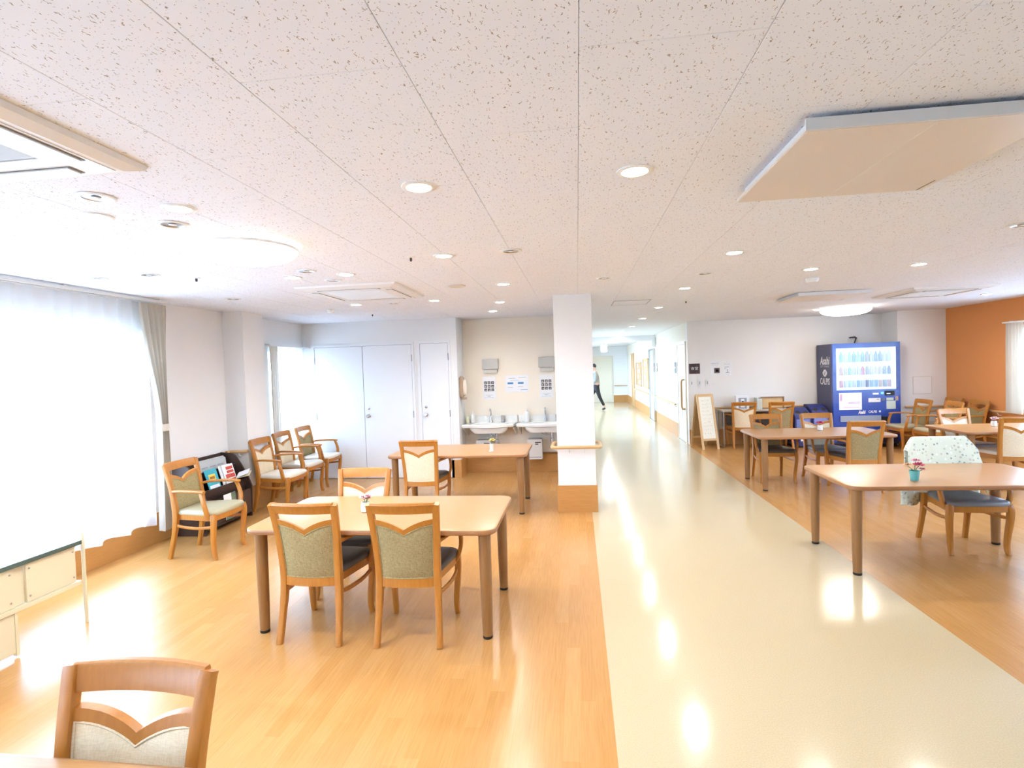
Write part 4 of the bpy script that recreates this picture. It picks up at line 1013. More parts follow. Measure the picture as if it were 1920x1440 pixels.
# ================================================================== WASHBASINS
def basin(xc, w, label):
    t = thing('washbasin', label, 'washbasin', (xc, 8.464, 0))
    zt = 0.79; n = 40
    def outer(e):
        pts = []
        for i in range(n):
            u = i / n
            if u < 0.7:                       # front edge, wavy
                s_ = -1 + 2 * u / 0.7; fy = -0.36 - 0.09 * (0.5 + 0.5 * math.cos(PI * s_)); pts.append((s_ * (w / 2 - e), fy + e))
            else:
                s_ = 1 - 2 * (u - 0.7) / 0.3; pts.append((s_ * (w / 2 - e), -e))
        return pts
    def inner(rx, ry):
        pts = []
        for (x, y) in outer(0.0):
            a = math.atan2((y + 0.22) / 0.23, x / (w / 2)); pts.append((rx * math.cos(a), -0.25 + ry * math.sin(a)))
        return pts
    R = [[(x, y, z) for x, y in outer(e)] for e, z in ((0.02, zt - 0.055), (0.004, zt - 0.045), (0.0, zt - 0.012), (0.008, zt))]
    R += [[(x, y, z) for x, y in inner(a * w * 0.40, a * 0.145)] for a, z in ((1.0, zt - 0.004), (0.93, zt - 0.05), (0.7, zt - 0.10), (0.3, zt - 0.115))]
    b = MB(); b.loft(R); b.build('counter', CERAM, t, smooth=True)
    b = MB(); b.loft([[(x, -0.24 + y, z) for x, y in rrect(w * 0.72 * k, 0.30 * k, 0.10 * k, 5)] for k, z in ((1, zt - 0.055), (0.97, zt - 0.09), (0.80, zt - 0.14), (0.4, zt - 0.15))]); b.build('bowl_underside', CERAM, t, smooth=True)
    b = MB(); b.bx(-w / 2, w / 2, -0.022, 0, zt - 0.01, zt + 0.105); b.build('backsplash', CERAM, t, bevel=0.006)
    b = MB(); b.lathe([(0.026, 0), (0.024, 0.02), (0.013, 0.06), (0.011, 0.10)], 14, c=(-0.0, -0.075, zt)); b.tube([(0, -0.075, zt + 0.10), (0, -0.075, zt + 0.17), (0, -0.09, zt + 0.205), (0, -0.125, zt + 0.215), (0, -0.155, zt + 0.20), (0, -0.162, zt + 0.17)], 0.010, 10); b.build('faucet', CHROME, t, smooth=True)
    b = MB(); b.box((0.185, -0.06, zt + 0.055), (0.055, 0.05, 0.11)); b.build('soap_unit', CHROME, t, bevel=0.006)
    b = MB(); b.lathe([(0.02, zt - 0.15), (0.02, zt - 0.24), (0.032, zt - 0.245), (0.032, zt - 0.30), (0.016, zt - 0.305)], 14, c=(0.1, -0.22, 0)); b.tube([(0.1, -0.22, zt - 0.30), (0.1, -0.22, zt - 0.36), (0.1, -0.18, zt - 0.39), (0.1, -0.12, zt - 0.36), (0.1, 0, zt - 0.35)], 0.016, 10); b.build('drain_trap', CHROME, t, smooth=True)
    for dx in (-0.10, -0.04):
        b = MB(); b.tube([(dx, -0.1, zt - 0.12), (dx + 0.02, -0.10, zt - 0.17), (dx + 0.10, -0.06, zt - 0.21), (dx + 0.12, -0.005, zt - 0.22)], 0.006, 8); b.build('supply_hose', CHROME, t, smooth=True)
    for sx in (-1, 1):
        b = MB(); b.prism([(-0.36, zt - 0.055), (-0.34, zt - 0.075), (0, zt - 0.20), (0, zt - 0.055)], sx * (w / 2 - 0.03) - 0.01, sx * (w / 2 - 0.03) + 0.01, lambda a, c_, tt: (tt, a, c_)); b.build('bracket', CERAM, t)
basin(-1.37, 0.83, 'white washbasin counter next to the closet wall')
basin(-0.515, 0.86, 'white washbasin counter next to the pillar')
def bottle(name, label, loc, r, h, m, pump=True):
    t = thing(name, label, 'bottle', loc)
    b = MB(); b.lathe([(r * 0.95, 0), (r, 0.006), (r, h * 0.6), (r * 0.8, h * 0.68), (r * 0.35, h * 0.74)], 18); b.build('body', m, t, smooth=True)
    b = MB(); b.lathe([(r * 0.4, h * 0.72), (r * 0.4, h * 0.82), (r * 0.14, h * 0.83), (r * 0.14, h * 0.95)], 12); b.tube([(0, 0, h * 0.96), (0, -r * 1.1, h * 0.96), (0, -r * 1.3, h * 0.92)], r * 0.14, 8); b.build('pump', WHITE, t, smooth=True)
bottle('soap_bottle', 'white pump soap bottle with green mark by the dispenser', (-1.655, 8.37, 0.79), 0.036, 0.19, WHITE)
bottle('soap_bottle', 'pale yellow soap bottle in the basin corner', (-1.735, 8.34, 0.79), 0.026, 0.15, mat('pale_yellow_plastic', (0.74, 0.70, 0.48), 0.3))
bottle('soap_bottle', 'tall white pump bottle between the two washbasins', (-0.80, 8.37, 0.79), 0.036, 0.22, WHITE)
for x, za, lab in ((-1.485, 0.30, 'white water heater box on the wall under the basin by the closet'), (-0.685, 0.215, 'white water heater box under the basin by the pillar')):
    t = thing('water_heater', lab, 'heater', (x, 8.32, za))
    h = 0.525 - za; hb = MB(); hb.box((0, 0.055, h / 2), (0.225, 0.19, h)); hb.build('case', mat('heater_white', (0.74, 0.72, 0.69), 0.45), t, bevel=0.006)
    for k, (xa, xb) in enumerate(((0.005, 0.095), (0.005, 0.055))):
        b = MB(); b.bx(xa, xb, -0.0415, -0.0395, h - 0.055 - 0.027 * k, h - 0.040 - 0.027 * k); b.build('print', INK, t)
    b = MB(); b.bx(-0.10, 0.10, -0.0415, -0.0395, 0.03, 0.04); b.build('print', INKG, t)
def sheet(name, label, cat, x, z, w, h, y, prints, m=WHITEP):
    t = thing(name, label, cat, (x, y, z))
    b = MB(); b.bx(-w / 2, w / 2, -0.002, 0, -h / 2, h / 2); b.build('paper', m, t)
    for (xa, xb, za, zb_, mm) in prints:
        b = MB(); b.bx(xa, xb, -0.003, -0.002, za, zb_); b.build('print', mm, t)
    return t
def handwash():
    rnd = random.Random(4); P = []
    for i in range(3):
        for j in range(3):
            x, z = -0.078 + i * 0.056, 0.105 - j * 0.056
            P.append((x, x + 0.044, z - 0.044, z, mat('picture_dark', (0.10, 0.09, 0.085), 0.7)))
            P.append((x + 0.008 + 0.01 * rnd.random(), x + 0.03 + 0.008 * rnd.random(), z - 0.034, z - 0.012 - 0.01 * rnd.random(), mat('picture_light', (0.62, 0.56, 0.50), 0.7)))
    P = [(a, b_, c_, d, e) for a, b_, c_, d, e in P]
    P += [(-0.06, 0.06, -0.115, -0.112, INKG), (-0.03, 0.02, -0.135, -0.128, INKG), (-0.08, 0.07, -0.155, -0.152, INKG)]
    return P
for x, lab in ((-1.395, 'hand washing poster with nine dark pictures by the dispenser'), (-0.488, 'hand washing poster with nine dark pictures by the pillar')):
    t = sheet('poster', lab, 'poster', x, 1.33, 0.21, 0.36, 8.468, [])
    for k, (xa, xb, za, zb_, mm) in enumerate(handwash()):
        b = MB(); yy = 0.001 if mm.name.startswith('picture_light') else 0; b.bx(xa, xb, -0.0035 - yy, -0.002, za, zb_); b.build('print', mm, t)
BLUE = mat('print_blue', (0.08, 0.28, 0.55), 0.6)
sheet('poster', 'poster with two blue blocks between the hand washing posters', 'poster', -0.955, 1.385, 0.37, 0.27, 8.468,
      [(-0.145, -0.055, -0.005, 0.025, BLUE), (0.02, 0.11, -0.005, 0.025, BLUE), (-0.12, -0.02, 0.085, 0.09, INKG), (0.03, 0.15, 0.095, 0.10, INKG), (-0.10, 0.04, 0.05, 0.056, mat('print_sky', (0.45, 0.62, 0.75), 0.6)), (-0.14, -0.06, -0.06, -0.055, INKG), (0.02, 0.10, -0.05, -0.045, INKG), (0.06, 0.17, -0.10, -0.095, BLUE)])
for x, lab in ((-1.36, 'grey box-shaped wall fixture above the hand washing poster by the dispenser'), (-0.475, 'grey box-shaped wall fixture above the poster by the pillar')):
    t = thing('wall_fixture', lab, 'wall fixture', (x, 8.47, 1.68))
    b = MB(); b.prism([(-0.07, -0.05), (0, -0.05), (0, 0.11), (-0.05, 0.11)], -0.125, 0.125, lambda a, c_, tt: (tt, a, c_)); b.build('cover', mat('grey_acrylic', (0.52, 0.50, 0.45), 0.4), t, bevel=0.004)
    b = MB(); b.bx(-0.105, 0.105, -0.045, 0, -0.11, -0.052); b.build('base', mat('grey_acrylic_pale', (0.62, 0.59, 0.52), 0.5), t)
t = thing('soap_dispenser', 'beige and white wall dispenser at the edge of the closet wall', 'dispenser', (-1.80, 8.16, 1.36))
b = MB(); b.prism([(-0.06, -0.15), (0.06, -0.15), (0.065, 0.17), (-0.065, 0.17)], 0.0, 0.06, lambda a, c_, tt: (tt, a, c_)); b.build('housing', mat('dispenser_brown', (0.46, 0.33, 0.22), 0.5), t, bevel=0.015)
b = MB(); b.loft([[(0.05 + d, y_, z) for y_, z in [(r * math.cos(a) * 0.75, r * 1.9 * math.sin(a)) for a in [2 * PI * i / 20 for i in range(20)]]] for r, d in ((0.062, 0.0), (0.066, 0.02), (0.060, 0.05), (0.045, 0.06))]); b.build('front_cover', mat('dispenser_cream', (0.80, 0.70, 0.56), 0.35), t, smooth=True)
b = MB(); b.bx(0.02, 0.10, -0.03, 0.03, -0.185, -0.15); b.build('nozzle', mat('dispenser_brown', (0.4, 0.3, 0.2)), t)

# ================================================================== FAR DINING WALL
t = thing('room_sign', 'dark brown square sign with two white characters', 'sign', (2.283, YR - 0.001, 1.50))
b = MB(); b.bx(-0.102, 0.102, -0.012, 0, -0.10, 0.10); b.build('plate', mat('sign_brown', (0.055, 0.03, 0.032), 0.45), t, bevel=0.002)
text('食堂', 0.066, WHITEP, t, (0.0, -0.0135, 0.0), FRONT, depth=0.001, sx=1.1)
sheet('notice_sheet', 'white notice with a small dark photo beside the sign', 'notice', 2.685, 1.50, 0.21, 0.30, YR - 0.001, [(-0.03, 0.075, -0.10, 0.0, mat('photo_dark', (0.13, 0.08, 0.085), 0.5)), (-0.005, 0.05, -0.075, -0.03, mat('photo_pink', (0.62, 0.38, 0.38), 0.5)), (-0.08, 0.07, 0.09, 0.095, INKG), (-0.08, 0.05, 0.06, 0.064, INKG)])
sheet('notice_sheet', 'white notice with grey writing furthest from the sign', 'notice', 2.905, 1.49, 0.19, 0.29, YR - 0.001, [(-0.06, 0.06, 0.08, 0.085, INKG), (-0.05, 0.03, 0.02, 0.028, INKG), (-0.055, -0.03, -0.01, 0.0, INKG), (0.0, 0.012, -0.08, -0.02, INKG), (-0.03, 0.03, -0.09, -0.08, INKG)])
for x, lab in ((2.225, 'white wall switch plate nearest the sliding door'), (2.375, 'middle one of three white wall switch plates'), (2.52, 'white wall switch plate nearest the notices')):
    t = thing('light_switch', lab, 'switch', (x, YR - 0.001, 1.22), group='white switch plates under the sign')
    b = MB(); b.bx(-0.035, 0.035, -0.008, 0, -0.06, 0.06); b.build('plate', WHITE, t, bevel=0.002)
    b = MB(); b.bx(-0.008, 0.008, -0.012, -0.008, -0.03, 0.025); b.build('rocker', INKG, t)
t = thing('wall_hatch', 'flat square panel set in the corner pillar', 'hatch', (6.12, 10.499, 1.08))
b = MB(); b.bx(-0.15, 0.15, -0.004, 0, -0.155, 0.155); b.build('panel', WALL, t)
for x0_, x1_, z0_, z1_ in ((-.156, .156, .15, .156), (-.156, .156, -.156, -.15), (-.156, -.15, -.15, .15), (.15, .156, -.15, .15)):
    b = MB(); b.bx(x0_, x1_, -0.006, 0, z0_, z1_); b.build('frame', mat('hatch_beige', (0.68, 0.60, 0.53), 0.6), t)

# sandwich board
t = thing('sandwich_board', 'wooden sandwich board with handwritten lines on white', 'sandwich board', (2.36, 10.62, 0), 0.22)
wv_, hv_, sp_ = 0.145, 1.02, 0.24
def leaning(s_):  # s_=-1 front panel, +1 rear
    def fn(a, c_, d=0.0): return Vector((a, s_ * (sp_ * (1 - c_ / hv_) + 0.012) - d if s_ < 0 else (sp_ * (1 - c_ / hv_) + 0.012) + d, c_))
    return fn
for s_ in (-1, 1):
    fn = leaning(s_)
    for sx in (-1, 1):
        b = MB(); b.loft([[fn(sx * wv_ - 0.02, z), fn(sx * wv_ + 0.02, z), fn(sx * wv_ + 0.02, z, 0.02), fn(sx * wv_ - 0.02, z, 0.02)] for z in (0.0, hv_)]); b.build('leg', PALE_WOOD, t)
    for z0_, z1_ in ((hv_ - 0.05, hv_), (0.16, 0.20)):
        b = MB(); b.loft([[fn(x, z0_), fn(x, z1_), fn(x, z1_, 0.02), fn(x, z0_, 0.02)] for x in (-wv_ + 0.02, wv_ - 0.02)]); b.build('cross_rail', PALE_WOOD, t)
    b = MB(); b.loft([[fn(x, 0.20, 0.004), fn(x, hv_ - 0.05, 0.004), fn(x, hv_ - 0.05, 0.012), fn(x, 0.20, 0.012)] for x in (-wv_ + 0.02, wv_ - 0.02)])
    brd = b.build('board_face' if s_ < 0 else 'board_back', mat('writing_board', (0.83, 0.80, 0.66), 0.4) if s_ < 0 else mat('board_brown', (0.42, 0.25, 0.10), 0.5), t)
    if s_ < 0:
        rnd = random.Random(11)
        for k in range(10):
            z = 0.90 - 0.068 * k; x = -0.09 + (0.03 if k in (1, 6) else 0); mm = (INK, GRN, INKG)[k % 3]
            b = MB()
            while x < (0.09 if k % 3 else 0.05):
                L = 0.010 + 0.014 * rnd.random()
                for q_ in range(2):
                    a0, c0 = x + rnd.uniform(0, L), z + rnd.uniform(-0.012, 0.012); a1, c1 = a0 + rnd.uniform(-0.006, 0.012), c0 + rnd.uniform(-0.012, 0.012)
                    b.tube([fn(a0, c0, 0.0125), fn(a1, c1 + 0.001, 0.0125)], 0.0016, 5)
                x += L + 0.008
            b.build('handwriting', mm, brd)
b = MB(); b.tube([(wv_, -0.13, 0.48), (wv_, 0.13, 0.48)], 0.004, 6); b.build('stay_chain', CHROME, t)

# folding table with things on it
t = thing('folding_table', 'grey-topped folding table along the far wall', 'table', (3.28, 10.70, 0))
b = MB(); b.bx(-0.61, 0.61, -0.225, 0.215, 0.675, 0.70); b.build('tabletop', mat('table_grey_beige', (0.55, 0.49, 0.42), 0.4), t, bevel=0.004)
b = MB(); b.bx(-0.52, 0.52, 0.17, 0.18, 0.36, 0.66); b.build('modesty_panel', mat('panel_taupe', (0.30, 0.255, 0.22), 0.6), t)
for sx in (-1, 1):
    b = MB(); X = sx * 0.59; f_ = -0.20 if sx < 0 else 0.06
    b.tube([(X, f_ + .01, 0.67), (X, f_, 0.62), (X, f_, 0.06), (X, f_ + .01, 0.02), (X, f_ + .04, 0.013), (X, 0.16, 0.013), (X, 0.19, 0.02), (X, 0.20, 0.06), (X, 0.20, 0.62), (X, 0.19, 0.67)], 0.012, 10); b.build('leg_frame', mat('grey_tube', (0.42, 0.42, 0.42), 0.3, metal=0.8), t, smooth=True)
t = thing('display_box', 'white box with a black and white picture on the folding table', 'box', (3.10, 10.78, 0.70))
b = MB(); b.bx(-0.12, 0.12, -0.05, 0.05, 0, 0.26); b.build('case', WHITEP, t, bevel=0.004)
for q_ in ((-0.075, 0.075, 0.015, 0.22, INKG, 0), (-0.03, 0.03, 0.13, 0.20, WHITEP, 1), (-0.035, 0.035, 0.04, 0.10, WHITEP, 1), (-0.02, 0.02, 0.13, 0.16, INK, 2)):
    b = MB(); b.bx(q_[0], q_[1], -0.0515 - 0.0006 * q_[5], -0.0495, q_[2], q_[3]); b.build('print', q_[4], t)
t = thing('file_stand', 'pale grey-green file holder on the folding table', 'file holder', (3.40, 10.80, 0.70))
b = MB(); b.bx(-0.045, -0.04, -0.10, 0.09, 0, 0.21); b.build('side_panel', mat('file_sage', (0.62, 0.63, 0.55), 0.5), t)
b = MB(); b.bx(0.04, 0.045, -0.10, 0.09, 0, 0.21); b.build('side_panel', mat('file_sage', (0.6, 0.6, 0.5)), t)
b = MB(); b.bx(-0.04, 0.04, -0.10, -0.095, 0, 0.20); b.build('front_panel', mat('file_sage', (0.6, 0.6, 0.5)), t)
t = thing('wooden_tray', 'upright wooden tray leaning on the folding table', 'tray', (3.66, 10.82, 0.70))
b = MB(); b.bx(-0.21, 0.21, -0.01, 0.0, 0, 0.22); b.build('base', PALE_WOOD, t)
for q_ in ((-0.21, 0.21, 0.205, 0.222), (-0.21, 0.21, 0.0, 0.016), (-0.212, -0.196, 0.0, 0.222), (0.196, 0.212, 0.0, 0.222)):
    b = MB(); b.bx(q_[0], q_[1], -0.035, -0.01, q_[2], q_[3]); b.build('rim', LEG_WOOD, t)

# recycling bins
NAVY = mat('bin_navy', (0.030, 0.038, 0.17), 0.4); BINW = mat('bin_window', (0.20, 0.26, 0.55), 0.2)
for k, (x, zt_, lab) in enumerate(((4.055, 0.72, 'lower navy recycling bin with two round holes by the folding table'), (4.36, 0.77, 'taller navy recycling bin with two round holes by the vending machine'))):
    t = thing('recycling_bin', lab, 'bin', (x, 10.60, 0), group='navy recycling bins')
    w = 0.145
    b = MB(); b.prism([(-0.20, 0.03), (0.20, 0.03), (0.20, zt_ - 0.0), (0.05, zt_), (-0.15, zt_ - 0.10), (-0.20, zt_ - 0.15)], -w, w, lambda a, c_, tt: (tt, a, c_)); b.build('body', NAVY, t, bevel=0.008)
    b = MB(); b.bx(-w + 0.01, w - 0.01, -0.18, 0.18, 0.0, 0.03); b.build('plinth', BLACK, t)
    ang = math.atan2(0.10, 0.20)
    for sx in (-1, 1):
        b = MB(); b.lathe([(0.052, 0), (0.052, 0.012), (0.040, 0.014), (0.038, 0.002)], 20); o = b.build('hole_rim', NAVY, t, smooth=True, loc=(sx * 0.068, -0.125, zt_ - 0.088)); o.rotation_euler = (0.75, 0, 0)
        b = MB(); b.lathe([(0.041, 0.006), (0.041, 0.009)], 20); h_ = b.build('hole', BLACK, o)
    b = MB(); b.bx(-w + 0.03, w - 0.03, -0.203, -0.2, 0.28, zt_ - 0.20); b.build('window', BINW, t)
    b = MB(); b.bx(-0.05, 0.05, -0.203, -0.2, 0.12, 0.20); b.build('label', WHITEP, t)

# ================================================================== VENDING MACHINE
t = thing('vending_machine', 'tall blue drinks vending machine with a lit display', 'vending machine', (4.53, 10.30, 0))
VBLUE = mat('vending_blue', (0.022, 0.065, 0.36), 0.25, coat=0.4); VSIDE = mat('vending_side_slate', (0.075, 0.080, 0.155), 0.5)
VW, VD, VH = 1.12, 0.65, 1.87
b = MB(); b.bx(0, VW, 0.06, VD, 0.06, VH); b.build('cabinet', VSIDE, t, bevel=0.006)
b = MB(); b.bx(0.03, VW - 0.03, 0.08, VD - 0.02, 0.0, 0.06); b.build('plinth', BLACK, t)
dx0, dx1, dz0, dz1 = 0.06, 1.075, 1.035, 1.785
b = MB()
b.bx(0, VW, 0, 0.06, 0.10, dz0); b.bx(0, VW, 0, 0.06, dz1, VH); b.bx(0, dx0, 0, 0.06, dz0, dz1); b.bx(dx1, VW, 0, 0.06, dz0, dz1)
b.build('front_door', VBLUE, t)
VLIT = mat('vending_backlight', (0.62, 0.67, 0.74), 0.4, emit=(0.85, 0.93, 1.0), estr=0.05)
b = MB(); b.bx(dx0, dx1, 0.05, 0.06, dz0, dz1); case = b.build('display_case', VLIT, t)
PAL = [(0.05, 0.16, 0.30), (0.15, 0.30, 0.42), (0.06, 0.22, 0.20), (0.30, 0.34, 0.38), (0.28, 0.05, 0.04), (0.32, 0.12, 0.03), (0.045, 0.022, 0.014), (0.34, 0.26, 0.17), (0.03, 0.035, 0.14), (0.36, 0.03, 0.05)]
DM = [mat('drink_label_%s' % n_, c_, 0.35) for n_, c_ in zip(('blue', 'sky', 'green', 'silver', 'red', 'orange', 'coffee', 'tan', 'navy', 'crimson'), PAL)]
rows_ = [(1.535, [2, 3, 1, 0, 1, 0, 3, 3, 8, 8, 3, 3], 'tall'), (1.305, [5, 3, 1, 3, 3, 9, 3, 3, 7, 7, 6, 6], 'short'), (1.085, [9, 3, 1, 3, 0, 3, 8, 0, 0, 5, 6, 4], 'can')]
pet = {}
for z, idx, kind in rows_:
    b = MB(); b.bx(dx0 + 0.06, dx1 - 0.10, 0.012, 0.05, z - 0.016, z - 0.004); b.build('shelf', WHITE, case)
    b = MB(); b.bx(dx0 + 0.06, dx1 - 0.10, 0.008, 0.012, z - 0.042, z - 0.006); b.build('price_strip', WHITEP, case)
    for i, c_ in enumerate(idx):
        x = dx0 + 0.095 + i * 0.0725
        prof = {'tall': [(0.024, 0), (0.026, 0.01), (0.026, 0.12), (0.012, 0.165), (0.011, 0.19)], 'short': [(0.022, 0), (0.024, 0.006), (0.024, 0.10), (0.014, 0.135), (0.013, 0.15)], 'can': [(0.022, 0), (0.025, 0.006), (0.025, 0.115), (0.021, 0.125)]}[kind]
        if (kind, c_) not in pet:
            q = MB(); q.lathe([(r * 1.12, z_) for r, z_ in prof], 14); pet[(kind, c_)] = q.mesh('display_drink', DM[c_], True)
        o = bpy.data.objects.new('display_drink', pet[(kind, c_)]); COL.objects.link(o); o.parent = case; o.location = (x, 0.033, z - 0.003)
b = MB(); b.bx(dx0, dx1, 0.001, 0.003, dz0, dz1); b.build('display_pane', GLASS, t)
b = MB(); b.bx(0.10, 0.475, -0.004, 0.0, 0.683, 0.985); scr = b.build('screen', mat('lit_poster', (0.62, 0.58, 0.66), 0.3, emit=(0.92, 0.88, 0.97), estr=0.12), t)
for q_ in ((0.11, 0.15, 0.84, 0.97, mat('print_lilac', (0.55, 0.35, 0.55), 0.5)), (0.16, 0.44, 0.72, 0.735, mat('print_rose', (0.70, 0.40, 0.50), 0.5)), (0.25, 0.45, 0.78, 0.83, mat('print_pale', (0.66, 0.60, 0.74), 0.5))):
    b = MB(); b.bx(q_[0], q_[1], -0.0045, -0.003, q_[2], q_[3]); b.build('print', q_[4], scr)
def vp(name, x0_, x1_, z0_, z1_, m, d=0.006): b = MB(); b.bx(x0_, x1_, -d, 0.0, z0_, z1_); return b.build(name, m, t)
vp('coin_panel', 0.86, 1.02, 0.925, 1.005, BLACK); vp('coin_slot', 0.885, 0.95, 0.955, 0.965, CHROME, 0.008)
vp('price_display', 0.66, 0.755, 0.945, 0.975, WHITEP); vp('selection_lamp', 0.80, 0.835, 0.958, 0.985, mat('green_led', (0.05, 0.5, 0.35), 0.4, emit=(0.05, 0.9, 0.6), estr=1.5))
vp('bill_slot', 0.585, 0.785, 0.81, 0.885, mat('bill_white', (0.72, 0.70, 0.70), 0.5)); vp('bill_mark', 0.725, 0.76, 0.855, 0.865, INK, 0.007)
vp('return_lever', 0.805, 0.86, 0.835, 0.875, mat('lever_grey', (0.10, 0.14, 0.18), 0.4), 0.012)
vp('notice', 0.885, 1.00, 0.84, 0.885, mat('notice_mint', (0.55, 0.62, 0.56), 0.6)); vp('notice', 0.885, 1.035, 0.685, 0.83, mat('notice_mint', (0.5, 0.6, 0.5)), 0.004); vp('sticker', 1.03, 1.08, 0.83, 0.91, mat('sticker_tan', (0.42, 0.30, 0.24), 0.6))
vp('delivery_flap', 0.115, 0.79, 0.47, 0.575, mat('flap_grey', (0.30, 0.34, 0.42), 0.3), 0.012); vp('change_cup', 0.80, 0.90, 0.45, 0.55, BLACK, 0.01); vp('label', 0.80, 0.88, 0.375, 0.42, WHITEP)
vp('lower_vent', 0.05, 1.07, 0.115, 0.30, mat('vent_navy', (0.012, 0.016, 0.06), 0.5))
LET = mat('lettering_white', (0.80, 0.80, 0.82), 0.5)
text('Asahi', 0.082, LET, t, (0.475, -0.003, 0.635), FRONT, shear=0.25, bold=0.003, sx=0.62)
text('CALPIS', 0.058, LET, t, (0.655, -0.003, 0.64), FRONT, bold=0.001, sx=0.78)
b = MB(); b.lathe([(0.018, 0), (0.018, 0.002)], 16); o = b.build('emblem', LET, t, loc=(0.775, 0, 0.645)); o.rotation_euler = (PI / 2, 0, 0)
SIDE = (PI / 2, 0, -PI / 2)
text('Asahi', 0.205, LET, t, (-0.002, 0.31, 1.565), SIDE, shear=0.15, bold=0.004, sx=0.82)
text('SOFT DRINKS', 0.052, mat('lettering_grey', (0.42, 0.40, 0.44), 0.5), t, (-0.002, 0.31, 1.465), SIDE, sx=1.12)
b = MB(); b.loft([[(xx, 0.31 + r * math.cos(a) * (1 + 0.35 * abs(math.cos(a)) ** 6), 1.345 + r * math.sin(a)) for a in [2 * PI * i / 24 for i in range(24)]] for xx, r in ((0.0, 0.068), (-0.002, 0.068))]); em = b.build('emblem', LET, t)
b = MB(); b.box((-0.0025, 0.31, 1.345), (0.002, 0.014, 0.075), rx=0.7); b.build('emblem_stroke', VSIDE, em)
text('CALPIS', 0.165, LET, t, (-0.002, 0.31, 1.185), SIDE, bold=0.002, sx=0.76)
t = thing('power_cable', 'short black cable bending up behind the vending machine', 'cable', (5.18, 10.90, 1.87))
b = MB(); b.tube([(0, 0, 0), (0.02, 0, 0.06), (0.045, 0.01, 0.115), (0.03, 0.03, 0.13), (-0.03, 0.06, 0.125), (-0.04, 0.095, 0.12)], 0.012, 8); b.build('wire', BLACK, t, smooth=True)
b = MB(); b.bx(-0.06, -0.02, 0.088, 0.1, 0.07, 0.15); b.build('socket_plate', WHITE, t)

# ================================================================== CORRIDOR THINGS
def notice_board(label, y0_, y1_, z0_, z1_):
    t = thing('notice_board', label, 'notice board', (2.16, (y0_ + y1_) / 2, (z0_ + z1_) / 2), group='cork notice boards in the corridor')
    w, h = y1_ - y0_, z1_ - z0_
    b = MB(); b.bx(-0.02, 0, -w / 2, w / 2, -h / 2, h / 2); b.build('cork', mat('cork', (0.50, 0.32, 0.16), 0.8), t)
    for q_ in ((-w / 2, w / 2, h / 2 - 0.03, h / 2), (-w / 2, w / 2, -h / 2, -h / 2 + 0.03), (-w / 2, -w / 2 + 0.03, -h / 2, h / 2), (w / 2 - 0.03, w / 2, -h / 2, h / 2)):
        b = MB(); b.bx(-0.032, -0.02, *q_); b.build('frame', RAIL_WOOD, t)
    rnd = random.Random(int(y0_ * 10))
    for k in range(8):
        y, z = -w / 2 + 0.1 + rnd.random() * (w - 0.35), -h / 2 + 0.08 + (k % 4) * h * 0.22
        b = MB(); b.bx(-0.023, -0.02, y, y + 0.18, z, z + 0.14); b.build('note', WHITEP, t)
notice_board('cork notice board nearer the glass door', 16.85, 18.15, 0.85, 1.80)
notice_board('cork notice board further down the corridor', 18.75, 20.35, 0.85, 1.70)
for y, lab in ((12.35, 'dark room number plate next to the sliding door'), (15.15, 'dark room number plate next to the glass door')):
    t = thing('name_plate', lab, 'sign', (2.16, y, 1.52), group='dark room plates in the corridor')
    b = MB(); b.bx(-0.012, 0, -0.1, 0.1, -0.12, 0.12); b.build('plate', mat('plate_grey', (0.22, 0.21, 0.20), 0.5), t)
    b = MB(); b.bx(-0.014, -0.012, -0.05, 0.05, -0.02, 0.02); b.build('print', WHITEP, t)
t = thing('exit_sign', 'lit white sign box hanging from the corridor ceiling', 'sign', (0.885, 18.0, 2.18))
b = MB(); b.bx(-0.10, 0.10, -0.03, 0.03, -0.11, 0.11); b.build('light_box', SIGN_ON, t, bevel=0.004)
for x in (-0.06, 0.06):
    b = MB(); b.tube([(x, 0, 0.11), (x, 0, H - 2.18)], 0.008, 6); b.build('hanger', WHITE, t)
t = thing('projecting_sign', 'narrow white sign sticking out high on the corridor wall', 'sign', (2.16, 15.2, 2.24))
b = MB(); b.bx(-0.12, -0.02, -0.012, 0.012, -0.15, 0.15); b.build('plate', WHITE, t, bevel=0.003)
b = MB(); b.bx(-0.02, 0.0, -0.02, 0.02, -0.10, 0.10); b.build('bracket', CHROME, t)

# ================================================================== PERSON
def skinned(name, chain, edges, m, parent, root=0, sub=2):
    me = bpy.data.meshes.new(name); me.from_pydata([c_[0] for c_ in chain], edges, []); me.update(); me.materials.append(m)
    o = bpy.data.objects.new(name, me); COL.objects.link(o); o.parent = parent
    sk = o.modifiers.new('skin', 'SKIN'); sk.use_smooth_shade = True
    for i, v_ in enumerate(me.skin_vertices[0].data):
        r = chain[i][1]; v_.radius = (r, r) if not isinstance(r, tuple) else r; v_.use_root = (i == root)
    s_ = o.modifiers.new('sub', 'SUBSURF'); s_.levels = sub; s_.render_levels = sub
    return o
SKIN = mat('skin', (0.55, 0.33, 0.24), 0.6); HAIR = mat('black_hair', (0.012, 0.010, 0.010), 0.5); SHIRT = mat('grey_shirt', (0.30, 0.30, 0.27), 0.85); TROU = mat('black_trousers', (0.015, 0.014, 0.015), 0.8)
per = thing('person', 'person in grey shirt and black trousers striding along the corridor', 'person', (0.66, 19.85, 0))
